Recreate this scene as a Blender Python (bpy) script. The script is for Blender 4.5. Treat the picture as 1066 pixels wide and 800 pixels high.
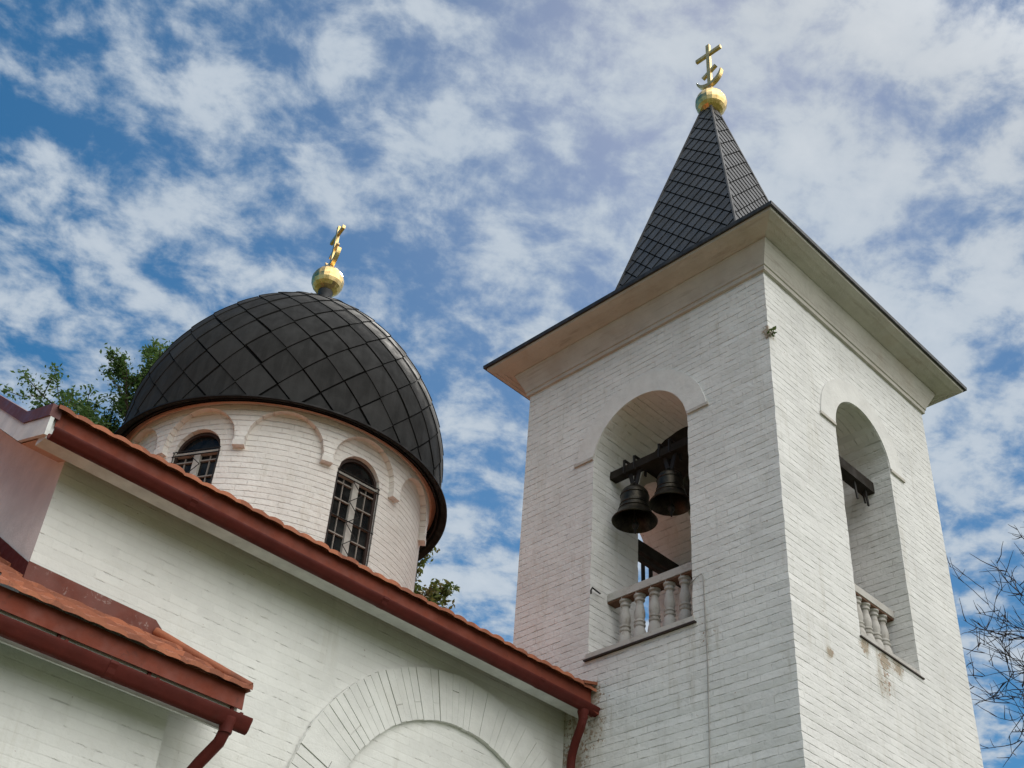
import bpy, bmesh, math, random
from math import sin, cos, pi, radians, sqrt, atan2, hypot
from mathutils import Vector, Matrix
from mathutils.geometry import tessellate_polygon
random.seed(7)
for o in list(bpy.data.objects): bpy.data.objects.remove(o)
SC = bpy.context.scene
COL = SC.collection

# ------------------------------------------------------------------ camera
cd = bpy.data.cameras.new('camera'); cam = bpy.data.objects.new('camera', cd); COL.objects.link(cam)
yaw, pitch, roll = .7485, .6675, .0822
fwd = Vector((sin(yaw)*cos(pitch), cos(yaw)*cos(pitch), sin(pitch)))
rgt = Vector((cos(yaw), -sin(yaw), 0)); up = rgt.cross(fwd)
r2 = rgt*cos(roll) + up*sin(roll); u2 = up*cos(roll) - rgt*sin(roll)
m = Matrix((r2, u2, -fwd)).transposed().to_4x4(); m.translation = Vector((0, 0, 1.6))
cam.matrix_world = m
cd.sensor_width = 36; cd.lens = 36*1289.6/1066; cd.clip_start = .05; cd.clip_end = 3000
SC.camera = cam

# ------------------------------------------------------------------ light
SUN_EL, SUN_AZ = radians(54), radians(34)          # azimuth measured from +X towards +Y
SKY_STRENGTH = .046
CLOUD = .41
FRONT = 4.0
sd = Vector((cos(SUN_EL)*cos(SUN_AZ), cos(SUN_EL)*sin(SUN_AZ), sin(SUN_EL)))
W = bpy.data.worlds.new('World'); SC.world = W; W.use_nodes = True
nt = W.node_tree; nt.nodes.clear()
def nd(t, typ, **kw):
    n = t.nodes.new(typ)
    for k, v in kw.items():
        if k.startswith('i_'):
            key = k[2:]; key = int(key) if key.isdigit() else key
            n.inputs[key].default_value = v
        else: setattr(n, k, v)
    return n
sky = nd(nt, 'ShaderNodeTexSky', sky_type='NISHITA', sun_disc=False, sun_elevation=SUN_EL,
         sun_rotation=pi/2-SUN_AZ, air_density=1.0, dust_density=.35, ozone_density=1.6, altitude=200)
L = nt.links.new
hs = nd(nt, 'ShaderNodeHueSaturation'); hs.inputs['Saturation'].default_value = 1.5; hs.inputs['Hue'].default_value = .489
L(sky.outputs[0], hs.inputs['Color'])
bg1 = nd(nt, 'ShaderNodeBackground'); bg1.inputs[1].default_value = SKY_STRENGTH; L(hs.outputs[0], bg1.inputs[0])
tc = nd(nt, 'ShaderNodeTexCoord'); sx = nd(nt, 'ShaderNodeSeparateXYZ'); L(tc.outputs['Generated'], sx.inputs[0])
def mth(t, op, a, b=None, clamp=False):
    n = t.nodes.new('ShaderNodeMath'); n.operation = op; n.use_clamp = clamp
    for i, v in enumerate((a, b)):
        if v is None: continue
        if isinstance(v, (int, float)): n.inputs[i].default_value = v
        else: t.links.new(v, n.inputs[i])
    return n.outputs[0]
zz = mth(nt, 'MAXIMUM', sx.outputs[2], .02); zz = mth(nt, 'ADD', zz, .12)
cx_ = nd(nt, 'ShaderNodeCombineXYZ'); L(mth(nt, 'DIVIDE', sx.outputs[0], zz), cx_.inputs[0]); L(mth(nt, 'DIVIDE', sx.outputs[1], zz), cx_.inputs[1])
n1 = nd(nt, 'ShaderNodeTexNoise', noise_dimensions='3D'); n1.inputs['Scale'].default_value = 13.0; n1.inputs['Detail'].default_value = 9
n1.inputs['Roughness'].default_value = .60; n1.inputs['Distortion'].default_value = .15
mp = nd(nt, 'ShaderNodeMapping'); mp.inputs['Location'].default_value = (3.1, 1.7, .0); mp.inputs['Rotation'].default_value = (0, 0, .6); mp.inputs['Scale'].default_value = (1, 1.08, 1)
L(cx_.outputs[0], mp.inputs[0]); L(mp.outputs[0], n1.inputs['Vector'])
n2 = nd(nt, 'ShaderNodeTexNoise'); n2.inputs['Scale'].default_value = 2.6; n2.inputs['Detail'].default_value = 3
mp2 = nd(nt, 'ShaderNodeMapping'); mp2.inputs['Location'].default_value = (2.3, 5.2, 1.4); L(cx_.outputs[0], mp2.inputs[0]); L(mp2.outputs[0], n2.inputs['Vector'])
# more cover towards the sun side of the sky
dot = nd(nt, 'ShaderNodeVectorMath', operation='DOT_PRODUCT'); L(tc.outputs['Generated'], dot.inputs[0]); dot.inputs[1].default_value = (.58, -.28, .62)
cov = mth(nt, 'ADD', mth(nt, 'MULTIPLY', n1.outputs['Fac'], 1.0), mth(nt, 'MULTIPLY', mth(nt, 'SUBTRACT', n2.outputs['Fac'], .5), .50))
cov = mth(nt, 'ADD', cov, mth(nt, 'MULTIPLY', mth(nt, 'SUBTRACT', dot.outputs['Value'], .50), .25))
dotb = nd(nt, 'ShaderNodeVectorMath', operation='DOT_PRODUCT'); L(tc.outputs['Generated'], dotb.inputs[0]); dotb.inputs[1].default_value = (0, -1, 0)
cov = mth(nt, 'ADD', cov, mth(nt, 'MULTIPLY', mth(nt, 'MAXIMUM', mth(nt, 'ADD', dotb.outputs['Value'], .1), 0), .3))
mr = nd(nt, 'ShaderNodeMapRange', interpolation_type='SMOOTHSTEP'); L(cov, mr.inputs[0]); mr.inputs[1].default_value = .38; mr.inputs[2].default_value = .64; mr.inputs[3].default_value = .04; mr.inputs[4].default_value = .95
n3 = nd(nt, 'ShaderNodeTexNoise'); n3.inputs['Scale'].default_value = 9; n3.inputs['Detail'].default_value = 5; L(mp.outputs[0], n3.inputs['Vector'])
crm = nd(nt, 'ShaderNodeMixRGB'); crm.inputs[1].default_value = (.62, .74, .88, 1); crm.inputs[2].default_value = (.93, 1.01, 1.09, 1)
mr2 = nd(nt, 'ShaderNodeMapRange'); L(cov, mr2.inputs[0]); mr2.inputs[1].default_value = .42; mr2.inputs[2].default_value = .85
L(mth(nt, 'ADD', mth(nt, 'MULTIPLY', mr2.outputs[0], .75), mth(nt, 'MULTIPLY', mth(nt, 'SUBTRACT', n3.outputs['Fac'], .35), .5), True), crm.inputs[0])
bg2 = nd(nt, 'ShaderNodeBackground')
# clouds opposite the sun are lit from the front and brighter
dot2 = nd(nt, 'ShaderNodeVectorMath', operation='DOT_PRODUCT'); L(tc.outputs['Generated'], dot2.inputs[0]); dot2.inputs[1].default_value = (.02, -.62, .78)
mr3 = nd(nt, 'ShaderNodeMapRange', interpolation_type='SMOOTHSTEP'); L(dot2.outputs['Value'], mr3.inputs[0]); mr3.inputs[1].default_value = .46; mr3.inputs[2].default_value = .92; mr3.inputs[3].default_value = CLOUD; mr3.inputs[4].default_value = CLOUD*FRONT
L(mr3.outputs[0], bg2.inputs[1])
mr4 = nd(nt, 'ShaderNodeMapRange', interpolation_type='SMOOTHSTEP'); L(dot2.outputs['Value'], mr4.inputs[0]); mr4.inputs[1].default_value = .25; mr4.inputs[2].default_value = .9
wrm = nd(nt, 'ShaderNodeMixRGB'); L(mr4.outputs[0], wrm.inputs[0]); L(crm.outputs[0], wrm.inputs[1]); wrm.inputs[2].default_value = (1.0, .975, .935, 1); L(wrm.outputs[0], bg2.inputs[0])
mx = nd(nt, 'ShaderNodeMixShader'); L(mr.outputs[0], mx.inputs[0]); L(bg1.outputs[0], mx.inputs[1]); L(bg2.outputs[0], mx.inputs[2])
wo = nd(nt, 'ShaderNodeOutputWorld'); L(mx.outputs[0], wo.inputs[0])

sl = bpy.data.lights.new('sun', 'SUN'); sl.energy = 1.6; sl.angle = radians(6.0); sl.color = (1, .95, .87)
so = bpy.data.objects.new('sun', sl); COL.objects.link(so); so.rotation_euler = sd.to_track_quat('Z', 'Y').to_euler(); so.location = sd*60
SC.view_settings.view_transform = 'Standard'; SC.view_settings.look = 'None'; SC.view_settings.gamma = 1; SC.view_settings.exposure = .76
SC.view_settings.use_curve_mapping = False

# ------------------------------------------------------------------ materials
def mat(name):
    M = bpy.data.materials.new(name); M.use_nodes = True
    t = M.node_tree; b = t.nodes['Principled BSDF']; return M, t, b
def noise(t, vec, scale, detail=4, rough=.55, dist=0, dim='3D'):
    n = t.nodes.new('ShaderNodeTexNoise'); n.noise_dimensions = dim
    n.inputs['Scale'].default_value = scale; n.inputs['Detail'].default_value = detail; n.inputs['Roughness'].default_value = rough; n.inputs['Distortion'].default_value = dist
    if vec is not None: t.links.new(vec, n.inputs['Vector'])
    return n.outputs['Fac']
def ramp(t, fac, lo, hi, a=0., b=1.):
    n = t.nodes.new('ShaderNodeMapRange'); n.interpolation_type = 'SMOOTHSTEP'; t.links.new(fac, n.inputs[0])
    n.inputs[1].default_value = lo; n.inputs[2].default_value = hi; n.inputs[3].default_value = a; n.inputs[4].default_value = b
    return n.outputs[0]
def mixc(t, fac, a, b):
    n = t.nodes.new('ShaderNodeMixRGB')
    if isinstance(fac, (int, float)): n.inputs[0].default_value = fac
    else: t.links.new(fac, n.inputs[0])
    for i, c in ((1, a), (2, b)):
        if isinstance(c, tuple): n.inputs[i].default_value = (*c, 1) if len(c) == 3 else c
        else: t.links.new(c, n.inputs[i])
    return n.outputs[0]
def bump(t, b, h, dist, strength=1.0, chain=None):
    n = t.nodes.new('ShaderNodeBump'); n.inputs['Distance'].default_value = dist; n.inputs['Strength'].default_value = strength
    t.links.new(h, n.inputs['Height'])
    if chain is not None: t.links.new(chain, n.inputs['Normal'])
    t.links.new(n.outputs[0], b.inputs['Normal']); return n.outputs[0]
def coords(t, out='Object'):
    return t.nodes.new('ShaderNodeTexCoord').outputs[out]
def geopos(t): return t.nodes.new('ShaderNodeNewGeometry').outputs['Position']

def brick_mat(name, base=(.70, .70, .675), joints=.55, spots=(), course=.0775, bl=.26, joint_col=(.40, .385, .35), bumpd=.012, header=.34, dirt=.25, pinkish=.0):
    """whitewashed brick; UV is in metres.  spots: (x,y,z,r,strength) where paint has flaked off"""
    M, t, b = mat(name); uv = coords(t, 'UV'); pos = geopos(t)
    # wobble of the courses
    wob = t.nodes.new('ShaderNodeTexNoise'); wob.inputs['Scale'].default_value = 2.2; wob.inputs['Detail'].default_value = 4; t.links.new(uv, wob.inputs['Vector'])
    vs = t.nodes.new('ShaderNodeVectorMath'); vs.operation = 'SUBTRACT'; t.links.new(wob.outputs['Color'], vs.inputs[0]); vs.inputs[1].default_value = (.5, .5, .5)
    vm = t.nodes.new('ShaderNodeVectorMath'); vm.operation = 'MULTIPLY'; t.links.new(vs.outputs[0], vm.inputs[0]); vm.inputs[1].default_value = (.05, .010, 0)
    va = t.nodes.new('ShaderNodeVectorMath'); va.operation = 'ADD'; t.links.new(uv, va.inputs[0]); t.links.new(vm.outputs[0], va.inputs[1])
    # fine ragged edge
    w2 = t.nodes.new('ShaderNodeTexNoise'); w2.inputs['Scale'].default_value = 26; w2.inputs['Detail'].default_value = 3; t.links.new(uv, w2.inputs['Vector'])
    vs2 = t.nodes.new('ShaderNodeVectorMath'); vs2.operation = 'SUBTRACT'; t.links.new(w2.outputs['Color'], vs2.inputs[0]); vs2.inputs[1].default_value = (.5, .5, .5)
    vm2 = t.nodes.new('ShaderNodeVectorMath'); vm2.operation = 'MULTIPLY'; t.links.new(vs2.outputs[0], vm2.inputs[0]); vm2.inputs[1].default_value = (.02, .009, 0)
    vb = t.nodes.new('ShaderNodeVectorMath'); vb.operation = 'ADD'; t.links.new(va.outputs[0], vb.inputs[0]); t.links.new(vm2.outputs[0], vb.inputs[1])
    br = t.nodes.new('ShaderNodeTexBrick'); br.offset = .5; br.squash = 1
    t.links.new(vb.outputs[0], br.inputs['Vector']); br.inputs['Scale'].default_value = 1
    br.inputs['Brick Width'].default_value = bl; br.inputs['Row Height'].default_value = course
    br.inputs['Mortar Size'].default_value = .0075; br.inputs['Mortar Smooth'].default_value = .45; br.inputs['Bias'].default_value = 0
    br.inputs['Color1'].default_value = (.3, .3, .3, 1); br.inputs['Color2'].default_value = (.7, .7, .7, 1); br.inputs['Mortar'].default_value = (.5, .5, .5, 1)
    sv = t.nodes.new('ShaderNodeSeparateXYZ'); t.links.new(vb.outputs[0], sv.inputs[0])
    fv = mth(t, 'ABSOLUTE', mth(t, 'SUBTRACT', mth(t, 'FRACT', mth(t, 'DIVIDE', sv.outputs[1], course)), .5))
    fac = mth(t, 'MAXIMUM', ramp(t, fv, .385, .475), mth(t, 'MULTIPLY', br.outputs['Fac'], header))
    # joints filled with thick whitewash over large patches (stretched along the courses)
    mpn = t.nodes.new('ShaderNodeMapping'); mpn.inputs['Scale'].default_value = (4.2, 12.0, 1); t.links.new(uv, mpn.inputs[0])
    fill = ramp(t, noise(t, mpn.outputs[0], 1.3, 5, .65), .62-joints*.3, .70-joints*.12)
    fill2 = ramp(t, noise(t, uv, .55, 2), .3, .62, .35, 1)
    jm = mth(t, 'MULTIPLY', mth(t, 'MULTIPLY', fac, mth(t, 'ADD', mth(t, 'MULTIPLY', fill, .72), .28)), fill2)
    # colour
    sep = t.nodes.new('ShaderNodeSeparateColor'); t.links.new(br.outputs['Color'], sep.inputs[0])
    tone = mth(t, 'ADD', mth(t, 'MULTIPLY', noise(t, uv, 1.1, 6, .65), .7), mth(t, 'MULTIPLY', sep.outputs[0], .25))
    dark = tuple(c*(1-dirt) for c in base); lite = tuple(min(.86, c*1.08) for c in base)
    c = mixc(t, ramp(t, tone, .25, .72), dark, lite)
    st = ramp(t, noise(t, pos, 3.3, 7, .7, .6), .56, .76, 0, .35)
    c = mixc(t, st, c, tuple(x*y for x, y in zip(base, (.74, .71, .64))))
    if pinkish:
        c = mixc(t, ramp(t, noise(t, pos, 2.1, 5, .6), .35, .7, 0, pinkish), c, (.66, .52, .45))
    rm = t.nodes.new('ShaderNodeMapping'); rm.inputs['Scale'].default_value = (1, 1, .07); t.links.new(pos, rm.inputs[0])
    c = mixc(t, mth(t, 'MULTIPLY', ramp(t, noise(t, rm.outputs[0], 7, 5, .7), .5, .72, 0, .5), ramp(t, noise(t, pos, .7, 3), .42, .65)), c, tuple(x*y for x, y in zip(base, (.70, .67, .60))))
    c = mixc(t, mth(t, 'MULTIPLY', jm, .42), c, joint_col)
    # tiny specks of bare brick
    vo = t.nodes.new('ShaderNodeTexNoise'); vo.inputs['Scale'].default_value = 19; vo.inputs['Detail'].default_value = 2; t.links.new(uv, vo.inputs['Vector'])
    c = mixc(t, ramp(t, vo.outputs['Fac'], .745, .775, 0, .6), c, (.33, .24, .19))
    flake = None
    for (x, y, z, r, s) in spots:
        d = t.nodes.new('ShaderNodeVectorMath'); d.operation = 'DISTANCE'; t.links.new(pos, d.inputs[0]); d.inputs[1].default_value = (x, y, z)
        f = ramp(t, d.outputs['Value'], r*.15, r, s, 0)
        flake = f if flake is None else mth(t, 'MAXIMUM', flake, f)
    if flake is not None:
        fm = ramp(t, mth(t, 'ADD', mth(t, 'MULTIPLY', flake, .42), noise(t, pos, 27, 4, .6)), .76, .82)
        c = mixc(t, fm, c, mixc(t, noise(t, pos, 30, 2), (.30, .17, .11), (.36, .29, .23)))
        sm = t.nodes.new('ShaderNodeMapping'); sm.inputs['Scale'].default_value = (1, 1, .13); t.links.new(pos, sm.inputs[0])
        gm = ramp(t, mth(t, 'ADD', mth(t, 'MULTIPLY', flake, .5), noise(t, sm.outputs[0], 11, 5, .65)), .55, .95, 0, .7)
        c = mixc(t, gm, c, (.38, .34, .27))
    t.links.new(c, b.inputs['Base Color']); b.inputs['Roughness'].default_value = .88; b.inputs['Specular IOR Level'].default_value = .2
    # relief
    lump = noise(t, uv, 24, 4, .6); per = mth(t, 'MULTIPLY', sep.outputs[0], .5)
    h = mth(t, 'ADD', mth(t, 'MULTIPLY', mth(t, 'SUBTRACT', 1.0, mth(t, 'MULTIPLY', fac, mth(t, 'ADD', mth(t, 'MULTIPLY', fill, .85), .15))), 1.0), mth(t, 'ADD', mth(t, 'ADD', mth(t, 'MULTIPLY', lump, .7), mth(t, 'MULTIPLY', noise(t, uv, 7, 3, .5), .9)), per))
    bump(t, b, h, bumpd, .9)
    return M

def plaster_mat(name, base=(.70, .69, .66), stain=(.52, .40, .32), amount=.35, scale=2.0, rough=.9, voussoir=None, streak=0):
    M, t, b = mat(name); pos = geopos(t)
    c = mixc(t, ramp(t, noise(t, pos, 3.1, 6, .65), .3, .7), tuple(x*.86 for x in base), base)
    c = mixc(t, ramp(t, noise(t, pos, scale, 7, .68, .4), .48, .72, 0, amount), c, stain)
    h = mth(t, 'ADD', noise(t, pos, 16, 5, .6), mth(t, 'MULTIPLY', noise(t, pos, 70, 3), .3))
    if streak:
        sk = t.nodes.new('ShaderNodeMapping'); sk.inputs['Scale'].default_value = (1, 1, 22); t.links.new(pos, sk.inputs[0])
        c = mixc(t, ramp(t, noise(t, sk.outputs[0], 1.6, 6, .7), .52, .70, 0, streak), c, tuple(x*.62 for x in stain))
    if voussoir:   # bricks laid radially round an arch centre (x, z), faint joints
        ax, az_ = voussoir
        s = t.nodes.new('ShaderNodeSeparateXYZ'); t.links.new(pos, s.inputs[0])
        a = mth(t, 'ARCTAN2', mth(t, 'SUBTRACT', s.outputs[2], az_), mth(t, 'SUBTRACT', s.outputs[0], ax))
        a = mth(t, 'ADD', a, mth(t, 'MULTIPLY', noise(t, pos, 6, 2), .02))
        w = mth(t, 'ABSOLUTE', mth(t, 'SUBTRACT', mth(t, 'FRACT', mth(t, 'MULTIPLY', a, 21.0)), .5))
        j = ramp(t, w, .41, .49); j = mth(t, 'MULTIPLY', mth(t, 'MULTIPLY', j, ramp(t, noise(t, pos, 2.3, 4, .6), .40, .58)), ramp(t, a, 1.5, 2.1))
        c = mixc(t, mth(t, 'MULTIPLY', j, .5), c, tuple(x*.6 for x in base)); h = mth(t, 'SUBTRACT', h, mth(t, 'MULTIPLY', j, .9))
    t.links.new(c, b.inputs['Base Color']); b.inputs['Roughness'].default_value = rough; b.inputs['Specular IOR Level'].default_value = .2
    bump(t, b, h, .008, .8); return M

def paint_mat(name, col, rough=.45, wear=(.2, .08, .05), amount=.3, metallic=0., spec=.25, bscale=9, bd=.002):
    M, t, b = mat(name); pos = geopos(t)
    c = mixc(t, ramp(t, noise(t, pos, 5, 6, .65), .3, .75), tuple(x*.75 for x in col), col)
    c = mixc(t, ramp(t, noise(t, pos, 11, 6, .7, .5), .55, .75, 0, amount), c, wear)
    t.links.new(c, b.inputs['Base Color']); b.inputs['Metallic'].default_value = metallic
    t.links.new(ramp(t, noise(t, pos, 7, 4), .3, .7, rough*.8, min(1, rough*1.3)), b.inputs['Roughness'])
    b.inputs['Specular IOR Level'].default_value = spec
    bump(t, b, noise(t, pos, bscale, 4), bd*4, .6); return M

M_tower = brick_mat('tower_whitewash', (.745, .74, .725), .62, spots=((9.35, 5.46, 6.93, .10, 1.0), (10.0, 5.46, 7.26, .16, .85), (10.35, 5.46, 7.24, .22, .9), (10.6, 5.46, 7.28, .2, .85), (10.3, 5.46, 7.0, .3, .6),
                     (8.75, 7.98, 6.62, .65, .6), (8.75, 8.12, 6.3, .45, .75), (8.75, 8.10, 6.0, .3, .6), (8.75, 7.85, 6.95, .25, .8), (8.752, 5.46, 10.45, .16, .9), (8.75, 6.5, 7.2, .45, .35)), dirt=.15)
M_nave = brick_mat('nave_whitewash', (.765, .77, .735), .22, dirt=.14, bumpd=.007)
M_drum = brick_mat('drum_whitewash', (.80, .78, .74), .85, dirt=.14, bl=.27, joint_col=(.45, .38, .34), bumpd=.014, pinkish=.10, course=.082)
M_plaster = plaster_mat('plaster_white', (.76, .74, .70), (.56, .50, .44), .35)
M_archring = plaster_mat('arch_plaster', (.77, .765, .735), (.58, .56, .50), .3, voussoir=(7.34, 4.79))
M_archring2 = plaster_mat('arch_brick_plaster', (.765, .77, .735), (.60, .58, .52), .3)
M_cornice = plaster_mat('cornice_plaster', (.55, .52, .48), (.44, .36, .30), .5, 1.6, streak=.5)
M_stained = plaster_mat('stained_brick', (.62, .46, .37), (.48, .24, .15), .8, 1.8)
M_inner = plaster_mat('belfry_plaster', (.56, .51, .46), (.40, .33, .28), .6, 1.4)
M_gable = plaster_mat('gable_plaster', (.76, .73, .70), (.62, .55, .50), .3)
M_apron = paint_mat('red_brown_apron', (.215, .050, .028), .65, (.10, .032, .022), .75)
M_gutter = paint_mat('dark_red_gutter', (.105, .018, .013), .6, (.075, .022, .016), .75, spec=.18)
M_cap = paint_mat('brown_sheet_cap', (.15, .062, .06), .45, (.10, .04, .035), .3)
M_white = paint_mat('white_trim_paint', (.72, .74, .72), .5, (.5, .48, .42), .35)
M_slate = paint_mat('sill_metal', (.05, .035, .03), .5, (.09, .04, .025), .5)
M_iron = paint_mat('dark_iron', (.025, .023, .022), .55, (.07, .035, .02), .4)
M_wood = paint_mat('dark_timber', (.028, .023, .019), .8, (.05, .04, .03), .6, spec=.2)
M_frame = paint_mat('pale_window_paint', (.52, .50, .46), .6, (.22, .17, .13), .6)
M_framedark = paint_mat('brown_window_paint', (.05, .032, .027), .6, (.03, .02, .018), .5)
M_bal = plaster_mat('baluster_stone', (.52, .50, .47), (.26, .22, .18), .75, 7)
M_cable = paint_mat('grey_cable', (.36, .35, .33), .7)

def roof_metal(name, col, rough, var=.35, spec=.45):
    M, t, b = mat(name); pos = geopos(t)
    uvn = coords(t, 'UV')
    s = t.nodes.new('ShaderNodeMapping'); s.inputs['Scale'].default_value = (1, 1, .18); t.links.new(pos, s.inputs[0])
    streak = noise(t, s.outputs[0], 9, 5, .65)
    at = t.nodes.new('ShaderNodeAttribute'); at.attribute_name = 'sheet'
    c = mixc(t, ramp(t, streak, .35, .7), tuple(x*(1-var) for x in col), tuple(x*(1+var) for x in col))
    c = mixc(t, ramp(t, at.outputs['Fac'], 0, 1, 0, .45), c, tuple(x*1.7 for x in col))
    t.links.new(c, b.inputs['Base Color'])
    t.links.new(ramp(t, noise(t, pos, 4, 5), .3, .7, rough*.85, rough*1.2), b.inputs['Roughness'])
    b.inputs['Specular IOR Level'].default_value = spec
    bump(t, b, mth(t, 'ADD', noise(t, pos, 5, 3), mth(t, 'MULTIPLY', noise(t, pos, 40, 3), .15)), .01, .5); return M
M_dome = roof_metal('dome_sheet', (.027, .027, .027), .76, spec=.10, var=.2)
M_spire = roof_metal('spire_sheet', (.040, .041, .044), .46, spec=.32)
M_iron2 = paint_mat('black_eave_sheet', (.008, .008, .008), .6, (.016, .012, .010), .4, spec=.2)
M_seam_shade = paint_mat('seam_shade_base', (.008, .008, .008), .8, (.01, .01, .01), .1, spec=.1)  # near-black base colour paints the shadow seen in gaps between roof sheets

def gold_mat():
    M, t, b = mat('gilding'); pos = geopos(t)
    c = mixc(t, ramp(t, noise(t, pos, 9, 5, .6), .35, .7), (.68, .47, .19), (.87, .67, .33))
    t.links.new(c, b.inputs['Base Color']); b.inputs['Metallic'].default_value = 1
    t.links.new(ramp(t, noise(t, pos, 13, 4),   .3, .7, .26, .44), b.inputs['Roughness'])
    bump(t, b, noise(t, pos, 10, 3), .006, .5); return M
M_gold = gold_mat()
def bronze_mat():
    M, t, b = mat('bell_bronze'); pos = geopos(t)
    c = mixc(t, ramp(t, noise(t, pos, 12, 6, .7), .35, .65), (.02, .019, .016), (.06, .052, .038))
    t.links.new(c, b.inputs['Base Color']); b.inputs['Metallic'].default_value = .8; b.inputs['Roughness'].default_value = .42
    bump(t, b, noise(t, pos, 40, 4), .003, .5); return M
M_bronze = bronze_mat()
def glass_mat():
    M, t, b = mat('dark_window_glass'); pos = geopos(t)
    t.links.new(mixc(t, ramp(t, noise(t, pos, 4, 4), .4, .7), (.006, .007, .008), (.028, .030, .029)), b.inputs['Base Color'])
    b.inputs['Roughness'].default_value = .10; b.inputs['Specular IOR Level'].default_value = .22
    bump(t, b, noise(t, pos, 3, 2), .02, .3); return M
M_glass = glass_mat()
def tile_mat():
    M, t, b = mat('clay_tile'); pos = geopos(t)
    vo = t.nodes.new('ShaderNodeTexVoronoi'); vo.inputs['Scale'].default_value = 4.2; t.links.new(pos, vo.inputs['Vector'])
    s = t.nodes.new('ShaderNodeSeparateColor'); t.links.new(vo.outputs['Color'], s.inputs[0])
    c = mixc(t, s.outputs[0], (.22, .070, .036), (.40, .135, .065))
    c = mixc(t, ramp(t, noise(t, pos, 6, 7, .7), .55, .75, 0, .7), c, (.11, .05, .035))
    t.links.new(c, b.inputs['Base Color']); b.inputs['Roughness'].default_value = .8
    bump(t, b, noise(t, pos, 45, 4), .006, .7); return M
M_tile = tile_mat()
M_flash = paint_mat('streaked_flashing', (.17, .05, .035), .55, (.58, .50, .46), .75)
def leaf_mat(name, a, bb, cc=None, amount=0.):
    M, t, b = mat(name); at = t.nodes.new('ShaderNodeAttribute'); at.attribute_name = 'sheet'
    c = mixc(t, at.outputs['Fac'], a, bb)
    if cc: c = mixc(t, ramp(t, noise(t, geopos(t), 1.4, 4, .6), .5, .6, 0, amount), c, cc)
    t.links.new(c, b.inputs['Base Color']); b.inputs['Roughness'].default_value = .55; b.inputs['Specular IOR Level'].default_value = .3
    tr = t.nodes.new('ShaderNodeBsdfTranslucent'); t.links.new(c, tr.inputs[0])
    ms = t.nodes.new('ShaderNodeMixShader'); ms.inputs[0].default_value = .35
    t.links.new(b.outputs[0], ms.inputs[1]); t.links.new(tr.outputs[0], ms.inputs[2]); t.links.new(ms.outputs[0], t.nodes['Material Output'].inputs[0]); return M
M_leaf = leaf_mat('green_foliage', (.045, .095, .022), (.10, .165, .045))
M_leaf2 = leaf_mat('autumn_foliage', (.06, .085, .02), (.13, .14, .035), (.16, .085, .03), .55)
M_weed = leaf_mat('weed_leaves', (.05, .09, .02), (.12, .16, .05))
M_dry = leaf_mat('dry_stalks', (.30, .26, .18), (.42, .38, .28))
M_bark = paint_mat('bark', (.075, .055, .042), .9, (.03, .025, .02), .6, spec=.1, bscale=20, bd=.006)
M_twig = paint_mat('twig_bark', (.034, .022, .020), .8, (.025, .018, .018), .5, spec=.2)
def grass_mat():
    M, t, b = mat('grass'); pos = geopos(t)
    c = mixc(t, ramp(t, noise(t, pos, .35, 6, .65), .3, .7), (.055, .075, .022), (.10, .115, .045))
    c = mixc(t, ramp(t, noise(t, pos, 9, 5, .7), .5, .8, 0, .6), c, (.15, .13, .07))
    t.links.new(c, b.inputs['Base Color']); b.inputs['Roughness'].default_value = .95
    bump(t, b, noise(t, pos, 20, 5, .7), .06, 1); return M
M_grass = grass_mat()

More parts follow.
